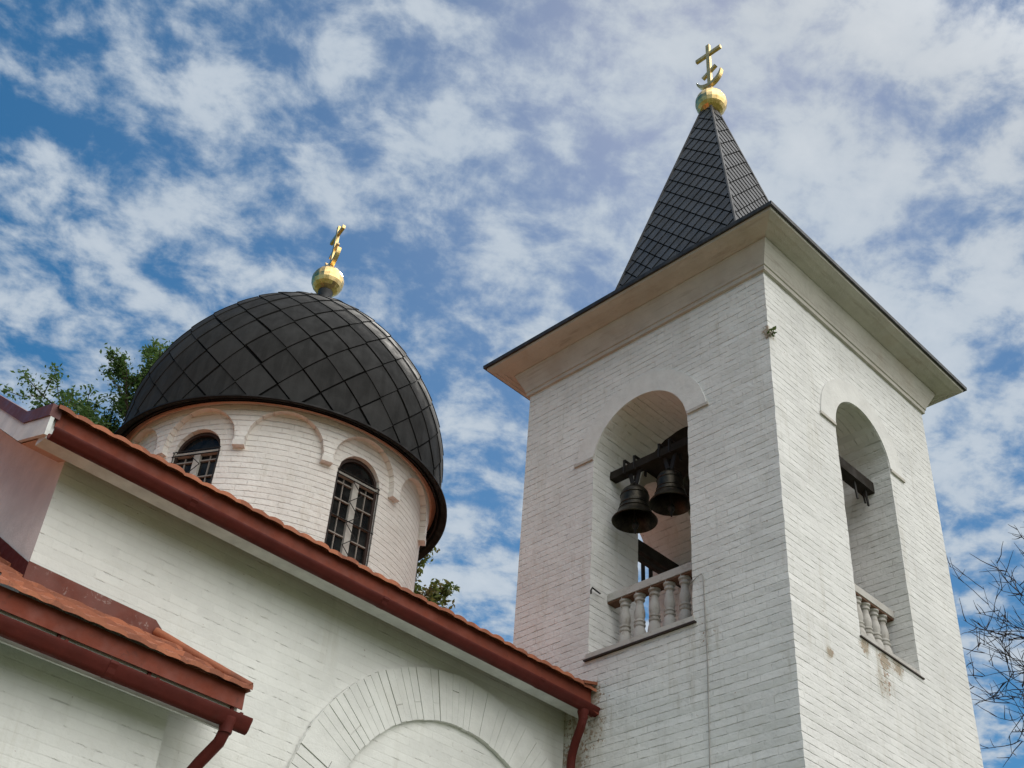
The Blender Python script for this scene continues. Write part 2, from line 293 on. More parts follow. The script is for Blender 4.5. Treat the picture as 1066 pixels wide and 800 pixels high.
# ------------------------------------------------------------------ mesh helper
ORG = {}
class MB:
    def __init__(s): s.v = []; s.f = []; s.uv = {}; s.tone = {}
    def add(s, p): s.v.append(Vector(p)); return len(s.v)-1
    def face(s, pts, uv=None, tone=None):
        i = [s.add(p) for p in pts]; s.f.append(i)
        if uv: s.uv[len(s.f)-1] = uv
        if tone is not None: s.tone[len(s.f)-1] = tone
    def idx(s, i, tone=None):
        s.f.append(list(i))
        if tone is not None: s.tone[len(s.f)-1] = tone
    def box(s, lo, hi):
        x0, y0, z0 = lo; x1, y1, z1 = hi
        s.obox((Vector(lo)+Vector(hi))/2, (1, 0, 0), (0, 1, 0), ((x1-x0)/2, (y1-y0)/2, (z1-z0)/2))
    def obox(s, c, a, b, h):
        a = Vector(a).normalized(); b = Vector(b).normalized(); n = a.cross(b).normalized(); c = Vector(c)
        k = [s.add(c + a*h[0]*i + b*h[1]*j + n*h[2]*l) for l in (-1, 1) for (i, j) in ((-1, -1), (1, -1), (1, 1), (-1, 1))]
        for q in ((3, 2, 1, 0), (4, 5, 6, 7), (0, 1, 5, 4), (1, 2, 6, 5), (2, 3, 7, 6), (3, 0, 4, 7)): s.idx([k[i] for i in q])
    def beam(s, p, q, w, h, upv=(0, 0, 1)):
        p = Vector(p); q = Vector(q); d = (q-p); L_ = d.length; d.normalize(); sdv = d.cross(Vector(upv)).normalized()
        s.obox((p+q)/2, d, sdv, (L_/2, w/2, h/2))
    def tube(s, pts, r, n=8, cap=True, tone=None):
        pts = [Vector(p) for p in pts]; rr = r if isinstance(r, (list, tuple)) else [r]*len(pts)
        rings = []; prev = None
        for i, p in enumerate(pts):
            d = (pts[min(i+1, len(pts)-1)]-pts[max(i-1, 0)]).normalized()
            a = prev if prev is not None else d.orthogonal().normalized()
            a = (a-d*a.dot(d)); a = a.normalized() if a.length > 1e-6 else d.orthogonal().normalized(); prev = a
            bb = d.cross(a); rings.append([s.add(p+(a*cos(2*pi*k/n)+bb*sin(2*pi*k/n))*rr[i]) for k in range(n)])
        for A, B in zip(rings, rings[1:]):
            for k in range(n): s.idx((A[k], A[(k+1) % n], B[(k+1) % n], B[k]), tone)
        if cap: s.idx(rings[0][::-1], tone); s.idx(rings[-1], tone)
    def lathe(s, prof, c=(0, 0, 0), n=32, cap=True):
        c = Vector(c); rings = []
        for r, z in prof: rings.append([s.add(c+Vector((r*cos(2*pi*k/n), r*sin(2*pi*k/n), z))) for k in range(n)])
        for A, B in zip(rings, rings[1:]):
            for k in range(n): s.idx((A[k], A[(k+1) % n], B[(k+1) % n], B[k]))
        if cap:
            if prof[0][0] > 1e-4: s.idx(rings[0][::-1])
            if prof[-1][0] > 1e-4: s.idx(rings[-1])
    def poly(s, outer, holes, fn, flip=False):
        loops = [[Vector((u, w, 0)) for u, w in lp] for lp in [outer]+holes]
        flat = [p for lp in loops for p in lp]
        base = len(s.v)
        for p in flat: s.add(fn(p.x, p.y))
        for tr in tessellate_polygon(loops):
            a, b, c = (flat[i] for i in tr)
            ar = (b.x-a.x)*(c.y-a.y)-(c.x-a.x)*(b.y-a.y)
            if abs(ar) < 1e-9: continue
            q = tr if (ar > 0) != flip else tr[::-1]
            s.idx([base+i for i in q])
    def loop_strip(s, A, B, closed=True):
        n = len(A); ia = [s.add(p) for p in A]; ib = [s.add(p) for p in B]
        for k in range(n if closed else n-1): s.idx((ia[k], ia[(k+1) % n], ib[(k+1) % n], ib[k]))
    def build(s, name, M, parent=None, smooth=None, uvf=None, org=None):
        o_ = Vector(org) if org is not None else (ORG[parent.name] if parent is not None else Vector((0, 0, 0)))
        me = bpy.data.meshes.new(name); me.from_pydata([tuple(p-o_) for p in s.v], [], s.f)
        ul = me.uv_layers.new(name='UVMap').data
        for pi_, pl in enumerate(me.polygons):
            n = pl.normal; cu = s.uv.get(pi_)
            for k, li in enumerate(pl.loop_indices):
                p = s.v[me.loops[li].vertex_index]
                if cu: ul[li].uv = cu[k]
                elif uvf: ul[li].uv = uvf(p)
                elif abs(n.z) > .75: ul[li].uv = (p.x, p.y)
                elif abs(n.x) > abs(n.y): ul[li].uv = (p.y, p.z)
                else: ul[li].uv = (p.x, p.z)
        if s.tone:
            at = me.attributes.new('sheet', 'FLOAT', 'FACE')
            for k, v in s.tone.items(): at.data[k].value = v
        me.materials.append(M)
        if smooth:
            for pl in me.polygons: pl.use_smooth = True
            me.set_sharp_from_angle(angle=radians(smooth))
        me.validate(); me.update()
        ob = bpy.data.objects.new(name, me); COL.objects.link(ob)
        ORG[ob.name] = o_
        if parent is not None: ob.parent = parent
        else: ob.location = o_
        return ob
def thing(name, loc, label, cat, group=None):
    o = bpy.data.objects.new(name, None); COL.objects.link(o); o.location = loc; o.empty_display_size = .3
    o['label'] = label; o['category'] = cat
    if group: o['group'] = group
    ORG[o.name] = Vector(loc); return o
def dup(o, parent, loc):
    c = o.copy(); COL.objects.link(c); c.parent = parent; c.location = loc; ORG[c.name] = ORG[o.name]; return c
def jit(a, *k):
    return (random.Random(str([round(x, 3) for x in k])).random()-.5)*2*a

# ------------------------------------------------------------------ ground
g = MB(); g.face([(-900, -900, 0), (900, -900, 0), (900, 900, 0), (-900, 900, 0)])
go = g.build('ground', M_grass); go['kind'] = 'structure'

# ------------------------------------------------------------------ bell tower
X0, Y0, WX, WY = 8.752, 5.459, 3.403, 3.600
X1, Y1 = X0+WX, Y0+WY
ZC, ZE, OV, T = 11.347, 11.774, .452, .80
tower = thing('bell_tower', (X0+WX/2, Y0+WY/2, 0), 'square white brick bell tower with open arches, dark pointed spire and gilded cross', 'bell tower')
# each face: (point function(u, z, depth), width, opening centre, half width, spring, sill)
def fL(u, z, d): return (X0+d, Y0+u, z)
def fR(u, z, d): return (X0+u, Y0+d, z)
def fB(u, z, d): return (X0+u, Y1-d, z)
def fE(u, z, d): return (X1-d, Y0+u, z)
FACES = {'L': (fL, WY, 1.79, .68, 9.77, 7.33, True), 'R': (fR, WX, 1.75, .56, 9.88, 7.34, False),
         'B': (fB, WX, 1.785, .595, 9.95, 7.34, True), 'E': (fE, WY, 1.79, .68, 9.80, 7.33, False)}
def arch_loop(c, r, zs, sill, step=.0775, j=.006, key=''):
    pts = []
    n = int((zs-sill)/step)
    for k in range(n+1): pts.append((c-r+jit(j, k, 1, c), sill+(zs-sill)*k/n))
    for k in range(1, 24): a = pi-pi*k/24; pts.append((c+(r+jit(j, k, 2, c))*cos(a), zs+(r+jit(j, k, 2, c))*sin(a)))
    for k in range(n+1): pts.append((c+r+jit(j, k, 3, c), zs-(zs-sill)*k/n))
    return pts
w = MB(); inn = MB()
NC = 150
def corner(cx, cy, z, sx_, sy_):
    k = round(z/.0775*2)
    return Vector((cx-sx_*abs(jit(.008, k, cx, 1)), cy-sy_*abs(jit(.008, k, cy, 2)), z))
for key, (fn, wd, c, r, zs, sill, flip) in FACES.items():
    lp = arch_loop(c, r, zs, sill)
    ns = int((ZC+.05)/.0775*2/2)
    zz_ = [-.1]+[k*.0775*1.0 for k in range(0, int((ZC+.05)/.0775)+1)]+[ZC+.05]
    outer = [(0, z) for z in zz_][::-1] + [(wd, z) for z in zz_]
    def of(u, z, fn=fn, wd=wd):
        p = Vector(fn(u, z, 0))
        if u in (0, wd):
            cxn = X0 if abs(p.x-X0) < 1e-6 else X1; cyn = Y0 if abs(p.y-Y0) < 1e-6 else Y1
            return corner(cxn, cyn, z, -1 if cxn == X0 else 1, -1 if cyn == Y0 else 1)
        return p
    w.poly(outer, [lp], of, flip)
    A = [Vector(fn(u, z, 0)) for u, z in lp]; B = [Vector(fn(u, z, T)) for u, z in lp]
    if flip: w.loop_strip(A, B)
    else: w.loop_strip(B, A)
    io = [(T, 7.2), (wd-T, 7.2), (wd-T, 10.56), (T, 10.56)]
    inn.poly(io, [[(u, max(z, 7.2)) for u, z in lp]], lambda u, z, fn=fn: fn(u, z, T), not flip)
tw = w.build('wall', M_tower, tower)
cl_ = MB(); cl_.face([(X0+T, Y0+T, 10.56), (X0+T, Y1-T, 10.56), (X1-T, Y1-T, 10.56), (X1-T, Y0+T, 10.56)])
cl_.build('belfry_shade_ceiling', M_wood, tower)  # set low and coloured dark to stand in for shade inside the belfry
inn.face([(X0+T, Y0+T, 7.2), (X1-T, Y0+T, 7.2), (X1-T, Y1-T, 7.2), (X0+T, Y1-T, 7.2)])
inn.build('belfry_interior', M_inner, tower)
# hood mouldings
def hood(fn, c, ri, ro, zs, zb, key):
    h = MB(); N = 40; pin = []; pout = []
    pin.append((c-ri, zb)); pout.append((c-ro, zb))
    a0 = math.asin(min(1, (zb-zs)/ro)) if zb > zs else 0
    for k in range(N+1):
        a = pi-a0-(pi-2*a0)*k/N
        ai = pi-pi*k/N
        zi = zs+ri*sin(ai); xi = c+ri*cos(ai)
        if zi < zb: zi = zb; xi = c+(ri if xi > c else -ri)
        pin.append((xi, zi)); pout.append((c+ro*cos(a)+jit(.004, k, c), zs+ro*sin(a)))
    pin.append((c+ri, zb)); pout.append((c+ro, zb))
    P = lambda lst, d: [Vector(fn(u, z, d)) for u, z in lst]
    d = -.014
    h.loop_strip(P(pin, d), P(pout, d), False); h.loop_strip(P(pout, d), P(pout, .01), False); h.loop_strip(P(pin, .01), P(pin, d), False)
    for s_ in (0, -1): h.face([fn(*pin[s_], d), fn(*pout[s_], d), fn(*pout[s_], .01), fn(*pin[s_], .01)])
    h.build('hood_mould', M_plaster_h, tower)
    for s_ in (-1, 1):
        q = MB(); u0, u1 = sorted((c+s_*(ri+.004), c+s_*(ro+.02)))
        a = Vector(fn(u0, zb-.04, -.022)); b2 = Vector(fn(u1, zb-.003, .02))
        q.box([min(a[i], b2[i]) for i in range(3)], [max(a[i], b2[i]) for i in range(3)]); q.build('impost', M_cornice, tower)
M_plaster_h = plaster_mat('hood_plaster', (.75, .74, .72), (.58, .55, .50), .3)
hood(fL, 1.79, .684, .95, 9.77, 9.90, 'L'); hood(fR, 1.75, .564, .845, 9.88, 9.905, 'R')
hood(fB, 1.785, .60, .85, 9.95, 9.97, 'B'); hood(fE, 1.79, .684, .95, 9.80, 9.905, 'E')
# cornice profile (offset, z)
def ring(mb, prof, jitter=0):
    rows = []
    for o_, z in prof: rows.append([(X0-o_, Y0-o_, z), (X1+o_, Y0-o_, z), (X1+o_, Y1+o_, z), (X0-o_, Y1+o_, z)])
    for A, B in zip(rows, rows[1:]):
        for k in range(4): mb.face([A[k], A[(k+1) % 4], B[(k+1) % 4], B[k]])
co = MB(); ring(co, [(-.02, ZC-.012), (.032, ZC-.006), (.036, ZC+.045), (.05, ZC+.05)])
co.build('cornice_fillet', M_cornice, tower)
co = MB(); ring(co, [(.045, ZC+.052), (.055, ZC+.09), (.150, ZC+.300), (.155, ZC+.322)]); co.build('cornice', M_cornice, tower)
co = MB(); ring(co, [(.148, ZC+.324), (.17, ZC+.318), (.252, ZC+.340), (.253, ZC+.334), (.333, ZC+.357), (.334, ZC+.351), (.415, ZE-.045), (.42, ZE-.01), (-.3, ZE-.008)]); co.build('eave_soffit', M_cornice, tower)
# eave roof (thin dark sheet) and spire
ev = MB(); ring(ev, [(.40, ZE-.012), (OV, ZE-.016), (OV+.004, ZE+.03), (OV-.01, ZE+.04), (-.45, ZE+.28)]); ev.build('eave_roof', M_spire, tower)
for (px_, py_) in ((X0-OV, Y0-OV),):
    pass
SXc, SYc = X0+WX/2-.02, Y0+WY/2-.03
ZT = 17.06
def spire_half(z):       # half width of the spire at height z
    s_ = .232*(17.46-z)
    if z < 13.2: s_ += .05*(13.2-z)**2
    return s_
sp = MB(); N = 30
zl = [11.95+(ZT-11.95)*k/N for k in range(N+1)]
for A, B in zip(zl, zl[1:]):
    a, b2 = spire_half(A)-.008, spire_half(B)-.008
    ca = [(SXc-a, SYc-a, A), (SXc+a, SYc-a, A), (SXc+a, SYc+a, A), (SXc-a, SYc+a, A)]; cb = [(SXc-b2, SYc-b2, B), (SXc+b2, SYc-b2, B), (SXc+b2, SYc+b2, B), (SXc-b2, SYc+b2, B)]
    for k in range(4): sp.face([ca[k], ca[(k+1) % 4], cb[(k+1) % 4], cb[k]])
spire = sp.build('spire', M_seam_shade, tower)
# diamond sheets: s = horizontal coordinate on a face, clipped to the hips
def spire_face(mb, rot):
    a, bz = .125, .155
    def P(s_, z, lift):
        hw = spire_half(z)+lift
        q = {0: (-hw, s_), 1: (s_, -hw), 2: (hw, -s_), 3: (-s_, hw)}[rot]
        return Vector((SXc+q[0], SYc+q[1], z))
    j = 0; z = 11.8
    rr = random.Random(rot+3)
    while z < ZT:
        off = (j % 2)*a; n = int(spire_half(z)/(2*a))+2
        for k in range(-n, n+1):
            s0 = 2*a*k+off; tn = rr.random()
            poly = [(s0, z+.008, .020), (s0+a-.010, z+bz, .010), (s0, z+2*bz-.012, .000), (s0-a+.010, z+bz, .010)]
            poly = clip(poly, lambda p: spire_half(min(p[1], ZT))-.004-p[0]); poly = clip(poly, lambda p: spire_half(min(p[1], ZT))-.004+p[0]); poly = clip(poly, lambda p: ZT-p[1]); poly = clip(poly, lambda p: p[1]-11.95)
            if len(poly) < 3: continue
            mb.face([P(*p) for p in poly], tone=tn)
            # turned-down lower edges
            for (p, q) in zip(poly, poly[1:]+poly[:1]):
                if p[2] > .001 and q[2] > .001 and (p[2]+q[2]) > .015 and min(p[1], q[1]) < z+bz-.001:
                    mb.face([P(*p), P(*q), P(q[0], q[1], -.004), P(p[0], p[1], -.004)], tone=tn)
        z += bz; j += 1
def clip(poly, f):
    out = []
    for p, q in zip(poly, poly[1:]+poly[:1]):
        a, b2 = f(p), f(q)
        if a >= 0: out.append(p)
        if (a >= 0) != (b2 >= 0):
            t_ = a/(a-b2); out.append(tuple(p[i]+(q[i]-p[i])*t_ for i in range(len(p))))
    return out
ds = MB()
for rot in range(4): spire_face(ds, rot)
ds.build('shingles', M_spire, spire)
hp = MB()
for sxx, syy in ((-1, -1), (1, -1), (1, 1), (-1, 1)):
    hp.tube([(SXc+sxx*(spire_half(z)+.004), SYc+syy*(spire_half(z)+.004), z) for z in zl], [.022]*len(zl), 6)
hp.build('hip_capping', M_spire, spire)
def finial(cx, cy, k_c, zball, rb, name_parent, neck, turn=0):
    def tw_(mb):
        M_ = Matrix.Rotation(radians(turn), 3, 'Z'); o_ = Vector((cx, cy, 0)); mb.v = [M_ @ (p-o_)+o_ for p in mb.v]
    n_ = MB(); n_.lathe(neck, (cx, cy, 0), 24); n_.build('finial_neck', M_spire, name_parent, smooth=40)
    b_ = MB(); prof = [(max(1e-4, rb*sin(pi*k/12)), zball-rb*cos(pi*k/12)) for k in range(13)]; b_.lathe(prof, (cx, cy, 0), 18, False)
    ball = b_.build('finial_ball', M_gold, name_parent)
    zb = zball+rb
    c_ = MB(); t_ = .033
    c_.box((cx-t_*.8, cy-t_, zb-.03), (cx+t_*.8, cy+t_, zb+1.06*k_c))
    c_.box((cx-t_*.75, cy-.245, zb+.86*k_c-t_), (cx+t_*.75, cy+.245, zb+.86*k_c+t_))
    ang = radians(-28); c_.obox((cx, cy, zb+.46*k_c), (0, cos(ang), sin(ang)), (1, 0, 0), (.15, t_*.72, t_*.9))
    tw_(c_); cross = c_.build('cross', M_gold, name_parent)
    k_ = MB(); R_ = .25; zc_ = zb+.40*k_c; pts = []; rad = []
    N = 22
    prev = None
    for k in range(N+1):
        a = radians(-170+160*k/N); th = .010+.030*sin(pi*k/N)
        ctr = (0, cy+R_*cos(a)*.95, zc_+R_*sin(a)); inn_ = (cy+(R_-th)*cos(a)*.95, zc_+(R_-th)*sin(a)); ot = (cy+(R_+th)*cos(a)*.95, zc_+(R_+th)*sin(a))
        cur = [(cx-.034, *inn_), (cx+.034, *inn_), (cx+.034, *ot), (cx-.034, *ot)]
        if prev:
            for q in range(4): k_.face([prev[q], prev[(q+1) % 4], cur[(q+1) % 4], cur[q]])
        else: k_.face(cur)
        prev = cur
    k_.face(prev[::-1]); tw_(k_); k_.build('crescent', M_gold, cross)
finial(SXc+.02, SYc-.02, 1.16, 17.28, .25, tower, [(.15, 16.86), (.12, 17.0), (.08, 17.06), (.08, 17.12)])
# sills
def slab(fn, u0, u1, d0, d1, z0, z1, name, M, parent):
    q = MB(); a = Vector(fn(u0, z0, d0)); b2 = Vector(fn(u1, z1, d1))
    q.box([min(a[i], b2[i]) for i in range(3)], [max(a[i], b2[i]) for i in range(3)]); return q.build(name, M, parent)
slab(fL, 1.07, 2.51, -.035, T+.02, 7.322, 7.338, 'sill', M_slate, tower)
slab(fL, 1.09, 2.49, -.02, T, 7.340, 7.40, 'sill_mortar', M_bal, tower)
slab(fR, 1.17, 2.36, -.018, T+.02, 7.324, 7.337, 'sill', M_slate, tower)
slab(fR, 1.192, 2.308, -.004, T, 7.340, 7.39, 'sill_mortar', M_bal, tower)
# balusters
prof = [(.072, 0), (.072, .03), (.052, .035), (.050, .07), (.068, .17), (.075, .235), (.066, .29), (.050, .335), (.062, .345), (.064, .362), (.050, .372), (.050, .385), (.062, .393), (.062, .408),
        (.047, .42), (.060, .47), (.058, .52), (.042, .60), (.038, .64), (.056, .652), (.056, .672), (.046, .682), (.046, .692), (.066, .702), (.066, .745)]
M_railwood = paint_mat('bare_rail_wood', (.17, .09, .055), .8, (.08, .05, .04), .5)
def balustrade(fn, us, d, zb, zr_, u0, u1, railM):
    rl = MB(); a = Vector(fn(u0, zr_, d-.075)); b2 = Vector(fn(u1, zr_+.075, d+.075))
    rl.box([min(a[i], b2[i]) for i in range(3)], [max(a[i], b2[i]) for i in range(3)])
    a = Vector(fn(u0, zr_+.078, d-.06)); b2 = Vector(fn(u1, zr_+.10, d+.06)); rl.box([min(a[i], b2[i]) for i in range(3)], [max(a[i], b2[i]) for i in range(3)])
    ro = rl.build('balustrade', railM, tower)
    ub = MB(); a = Vector(fn(u0, zr_-.022, d-.065)); b2 = Vector(fn(u1, zr_-.002, d+.065))
    ub.box([min(a[i], b2[i]) for i in range(3)], [max(a[i], b2[i]) for i in range(3)]); ub.build('rail_board', M_railwood, ro)
    src = None; hh = (zr_-zb)/.745
    for u in us:
        p = Vector(fn(u, zb, d))
        if src is None:
            q = MB(); q.lathe([(r, z*hh) for r, z in prof], (0, 0, 0), 14); src = q.build('baluster', M_bal, ro, smooth=35, org=(0, 0, 0)); src.location = p-ORG[tower.name]
        else: dup(src, ro, p-ORG[tower.name])
balustrade(fL, [1.27+.2*k for k in range(6)], .35, 7.40, 8.13, 1.115, 2.468, M_bal)
balustrade(fR, [1.33+.165*k for k in range(6)], .27, 7.39, 8.06, 1.195, 2.305, M_bal)
balustrade(fB, [1.33+.18*k for k in range(6)], .40, 7.36, 8.06, 1.195, 2.375, M_bal)
balustrade(fE, [1.27+.2*k for k in range(6)], .40, 7.36, 8.10, 1.115, 2.468, M_bal)
# beams that carry the bells
BM = MB(); BM.box((X0+.29, Y0+1.0, 9.735), (X0+.40, Y0+2.48, 9.835)); BM.build('bell_beam', M_wood, tower)
BM = MB(); BM.box((X0+1.1, Y0+.22, 9.66), (X0+2.32, Y0+.36, 9.80)); BM.build('bell_beam', M_wood, tower)
BM = MB(); BM.box((X0+1.1, Y1-.50, 9.62), (X0+2.45, Y1-.34, 9.78)); BM.box((X0+1.1, Y1-.62, 9.40), (X0+2.45, Y1-.56, 9.46)); BM.build('bell_beam', M_wood, tower)
BM = MB(); BM.box((X1-.42, Y0+1.0, 9.70), (X1-.27, Y0+2.48, 9.86)); BM.build('bell_beam', M_wood, tower)
for u, y_, zb_, w_ in ((1.95, .27, 9.43, .03), (2.18, .27, 9.45, .03), (2.21, .32, 9.52, .02)):
    st = MB(); st.beam((X0+u, Y0+y_, 9.68), (X0+u+.015, Y0+y_-.01, zb_), w_, .016, (0, 1, 0)); st.build('hanging_strap', M_iron, tower)
for u in (1.33, 1.45, 1.6, 1.75, 1.9):
    st = MB(); st.beam((X0+u, Y1-.42, 9.64), (X0+u+.01, Y1-.42, 9.25), .045, .03, (0, 1, 0)); st.build('hanging_strap', M_iron, tower)
# bells
bellprof = [(1.0, 0), (1.02, .03), (.96, .10), (.83, .22), (.72, .38), (.655, .58), (.63, .80), (.625, 1.05), (.60, 1.16), (.52, 1.25), (.36, 1.31), (.16, 1.34), (.0005, 1.345)]
bellin = [(.0005, 1.26), (.3, 1.24), (.48, 1.17), (.54, 1.02), (.56, .78), (.6, .55), (.67, .36), (.79, .2), (.9, .08), (1.0, 0)]
def bell(x, y, zm, r, ztop, label, hscale=1.0):
    b = thing('bell', (x, y, zm), label, 'bell', 'bronze bells hanging in the tower arch')
    mb = MB(); mb.lathe([(a*r, h*r*hscale) for a, h in bellin]+[(a*r, h*r*hscale) for a, h in bellprof], (x, y, zm), 36, False)
    for zz0, rr in ((.42, .735), (.62, .668), (1.0, .645)): # raised bands
        mb.lathe([(rr*r*.985, (zz0-.02)*r*hscale), (rr*r*1.02, zz0*r*hscale), (rr*r*.98, (zz0+.02)*r*hscale)], (x, y, zm), 36, False)
    mb.build('bell_body', M_bronze, b, smooth=50)
    zt = zm+1.33*r*hscale
    cr = MB()
    for a in range(3):
        an = a*pi/3; dx, dy = cos(an)*.28*r, sin(an)*.28*r
        cr.tube([(x-dx, y-dy, zt-.02), (x-dx*.9, y-dy*.9, zt+.12*r), (x, y, zt+.3*r), (x+dx*.9, y+dy*.9, zt+.12*r), (x+dx, y+dy, zt-.02)], .055*r, 8)
    cr.build('crown', M_bronze, b, smooth=60)
    for s_ in (-1, 1):
        sb = MB(); sb.beam((x, y+s_*.02, zt+.2*r), (x, y+s_*.075, ztop+.03), .05, .014, (1, 0, 0)); sb.beam((x+.10, y+s_*.075, ztop+.15), (x-.10, y+s_*.075, ztop+.15), .03, .016); sb.beam((x+.10, y+s_*.075, ztop+.15), (x+.10, y+s_*.075, ztop-.03), .03, .016, (0, 1, 0)); sb.beam((x-.10, y+s_*.075, ztop+.15), (x-.10, y+s_*.075, ztop-.03), .03, .016, (0, 1, 0))
        sb.build('strap', M_iron, b)
    cl = MB(); cl.tube([(x, y, zt-.1*r), (x+.01, y, zm+.1), (x+.012, y, zm-.01)], .014, 8); 
    cl.lathe([(.0005, -.075), (.03, -.06), (.042, -.02), (.03, .02), (.0005, .035)], (x+.012, y, zm-.02), 12, False); cl.tube([(x+.012, y, zm-.08), (x+.012, y, zm-.15)], [.016, .010], 8); cl.build('clapper', M_iron, b, smooth=50)
    return b
bell(X0+.345, 7.60, 9.06, .255, 9.72, 'largest dark bronze bell, leftmost in the balustraded arch above the red gutter end', 1.28)
bell(X0+.345, 7.09, 9.08, .235, 9.72, 'brownish bronze bell between the largest bell and the half-hidden one in the arch', 1.3)
bell(X0+.345, 6.66, 9.20, .20, 9.72, 'bronze bell mostly hidden behind the right jamb of the arch with the balusters', 1.05)
# lightning cable and hook
cb = MB(); px0 = X0-.012
cb.tube([(px0+.02, 6.60, 7.775), (px0-.01, 6.50, 7.80), (px0, 6.445, 7.83), (px0, 6.424, 7.79), (px0, 6.418, 7.3), (px0, 6.410, 6.87), (px0, 6.42, 6.2), (px0, 6.43, 5.6), (px0, 6.43, 3.0), (px0, 6.43, .1)], .005, 6)
cb.build('lightning_cable', M_cable, tower)
hk = MB(); hk.tube([(X0+.12, 7.89, 8.15), (X0-.03, 7.87, 8.15), (X0-.05, 7.87, 8.11), (X0-.05, 7.87, 8.07)], .010, 6); hk.build('iron_hook', M_iron, tower)

# ------------------------------------------------------------------ church
CX, CY = 7.70, 12.90
church = thing('church', (CX, CY, 0), 'white brick church with dark diamond-sheeted dome on a round drum and red gutters', 'church')
NX0, NY0, NX1, NY1 = 3.003, 8.231, 12.3, 17.6
RY = (NY0+NY1)/2
SL = .69
def roof_z(y):            # nave roof surface, eave kick then slope
    if y < 8.35: return 6.955+(y-7.82)*.10
    return 7.008+(y-8.35)*SL
n_ = MB()
def nf(u, z): return (u, NY0, z)
arcC = (7.34, 4.79); RI, RO = 1.385, 1.865
n_.poly([(NX0, -.1), (X0+.05, -.1), (X0+.05, 6.98), (NX0, 6.98)][::1], [], nf)
# gable end facing -X
gp = [(NY0, -.1), (NY1, -.1), (NY1, 6.9), (RY, roof_z(RY)-.12), (8.35, 6.98), (NY0, 6.96)]
n_.poly([(X0, -.1), (NX1, -.1), (NX1, 7.4), (X0, 7.4)], [], lambda u, z: (u, Y1+.3, z))
n_.poly([(NX0, -.1), (NX1, -.1), (NX1, 6.9), (NX0, 6.9)], [], lambda u, z: (u, NY1, z), True)
n_.poly([(Y1, -.1), (NY1, -.1), (NY1, 6.9), (RY, roof_z(RY)-.12), (Y1, roof_z(Y1)-.12)], [], lambda u, z: (NX1, u, z))
n_.build('wall', M_nave, church)
n_ = MB(); n_.poly(gp, [], lambda u, z: (NX0, u, z), True); n_.build('gable_wall', M_gable, church)
# blind arch ring, proud of the wall and stopped against the tower
ar = MB(); N = 90; pi_, po_ = [], []
for k in range(N+1):
    a = pi-pi*k/N
    i_ = (arcC[0]+RI*cos(a), arcC[1]+RI*sin(a)); o_ = (arcC[0]+(RO+jit(.006, k, 9))*cos(a), arcC[1]+(RO+jit(.006, k, 9))*sin(a))
    if o_[0] > X0-.004: o_ = (X0-.004, arcC[1]+sqrt(max(0, RO**2-(X0-.004-arcC[0])**2)) if i_[0] < X0-.02 and a > 0.7 else o_[1])
    if i_[0] > X0-.01: i_ = (X0-.01, i_[1])
    pi_.append(i_); po_.append(o_)
pi_.append((pi_[-1][0], 0)); po_.append((po_[-1][0], 0)); pi_.insert(0, (pi_[0][0], 0)); po_.insert(0, (po_[0][0], 0))
PP = lambda l, y: [Vector((u, y, z)) for u, z in l]
yA = NY0-.038
ar.loop_strip(PP(pi_, yA), PP(po_, yA), False); ar.loop_strip(PP(po_, yA), PP(po_, NY0+.01), False); ar.loop_strip(PP(pi_, NY0+.01), PP(pi_, yA), False)
NWED = 62; rw = random.Random(21)
for k in range(NWED):
    a0, a1 = pi-pi*k/NWED, pi-pi*(k+1)/NWED; am = (a0+a1)/2
    left = max(0, min(1, (am-1.25)/.8)); g0 = (.0008+.0016*left*rw.random())
    ro_ = RO+rw.gauss(0, .006); ri_ = RI+rw.gauss(0, .003); yy = yA-.009+rw.gauss(0, .0015+.003*left)
    if arcC[0]+ro_*cos(a1) > X0-.01 or arcC[0]+ro_*cos(am) > X0-.01: ro_ = min(ro_, (X0-.012-arcC[0])/max(.01, cos(a1)))
    if ro_ < ri_+.02: continue
    spl = rw.random() < .45; mid_ = RI+(RO-RI)*rw.choice((.33, .5, .66))
    for (q0, q1) in (((ri_, mid_-.004), (mid_+.004, ro_)) if spl and left > .3 else ((ri_, ro_),)):
        if q1 < q0+.02: continue
        cor = [(q0, a0-g0), (q1, a0-g0*rw.uniform(.6, 1.4)), (q1, a1+g0*rw.uniform(.6, 1.4)), (q0, a1+g0)]
        pf = [Vector((arcC[0]+r_*cos(a_), yy, arcC[1]+r_*sin(a_))) for r_, a_ in cor]; pb = [Vector((p.x, NY0-.005, p.z)) for p in pf]
        ar.face(pf[::-1]); ar.loop_strip(pf, pb)
ar.build('blind_arch', M_archring2, church)
# tiled roof: wavy courses
def tiled(mb, xa, xb, prof_fn, ya, yb, step=.33, per=.165, flipx=False, xclip=None):
    nx = max(4, int(abs(xb-xa)/per*6)); rows = int(abs(yb-ya)/step)+1
    for r in range(rows):
        y_0 = ya+(yb-ya)*r/rows; y_1 = ya+(yb-ya)*(r+1)/rows
        lo, hi, fr = [], [], []
        for k in range(nx+1):
            x = xa+(xb-xa)*k/nx
            xx, xy = x, x
            if xclip: xx = xclip(x, y_0); xy = xclip(x, y_1)
            wv = .022*(abs(sin(pi*x/per))**.8)+jit(.004, int(x/per), r)
            wy = jit(.012, int(x/per), r, 5)
            lo.append((xx, y_0+wy, prof_fn(y_0)+wv+.022)); hi.append((xy, y_1, prof_fn(y_1)+wv*.6)); fr.append((xx, y_0+wy, prof_fn(y_0)+wv*.4-.004))
        L0 = [mb.add(p) for p in lo]; H0 = [mb.add(p) for p in hi]; F0 = [mb.add(p) for p in fr]; L1 = [mb.add(p) for p in lo]
        for k in range(nx):
            mb.idx((L0[k], L0[k+1], H0[k+1], H0[k])); mb.idx((F0[k], F0[k+1], L1[k+1], L1[k]))
rt = MB()
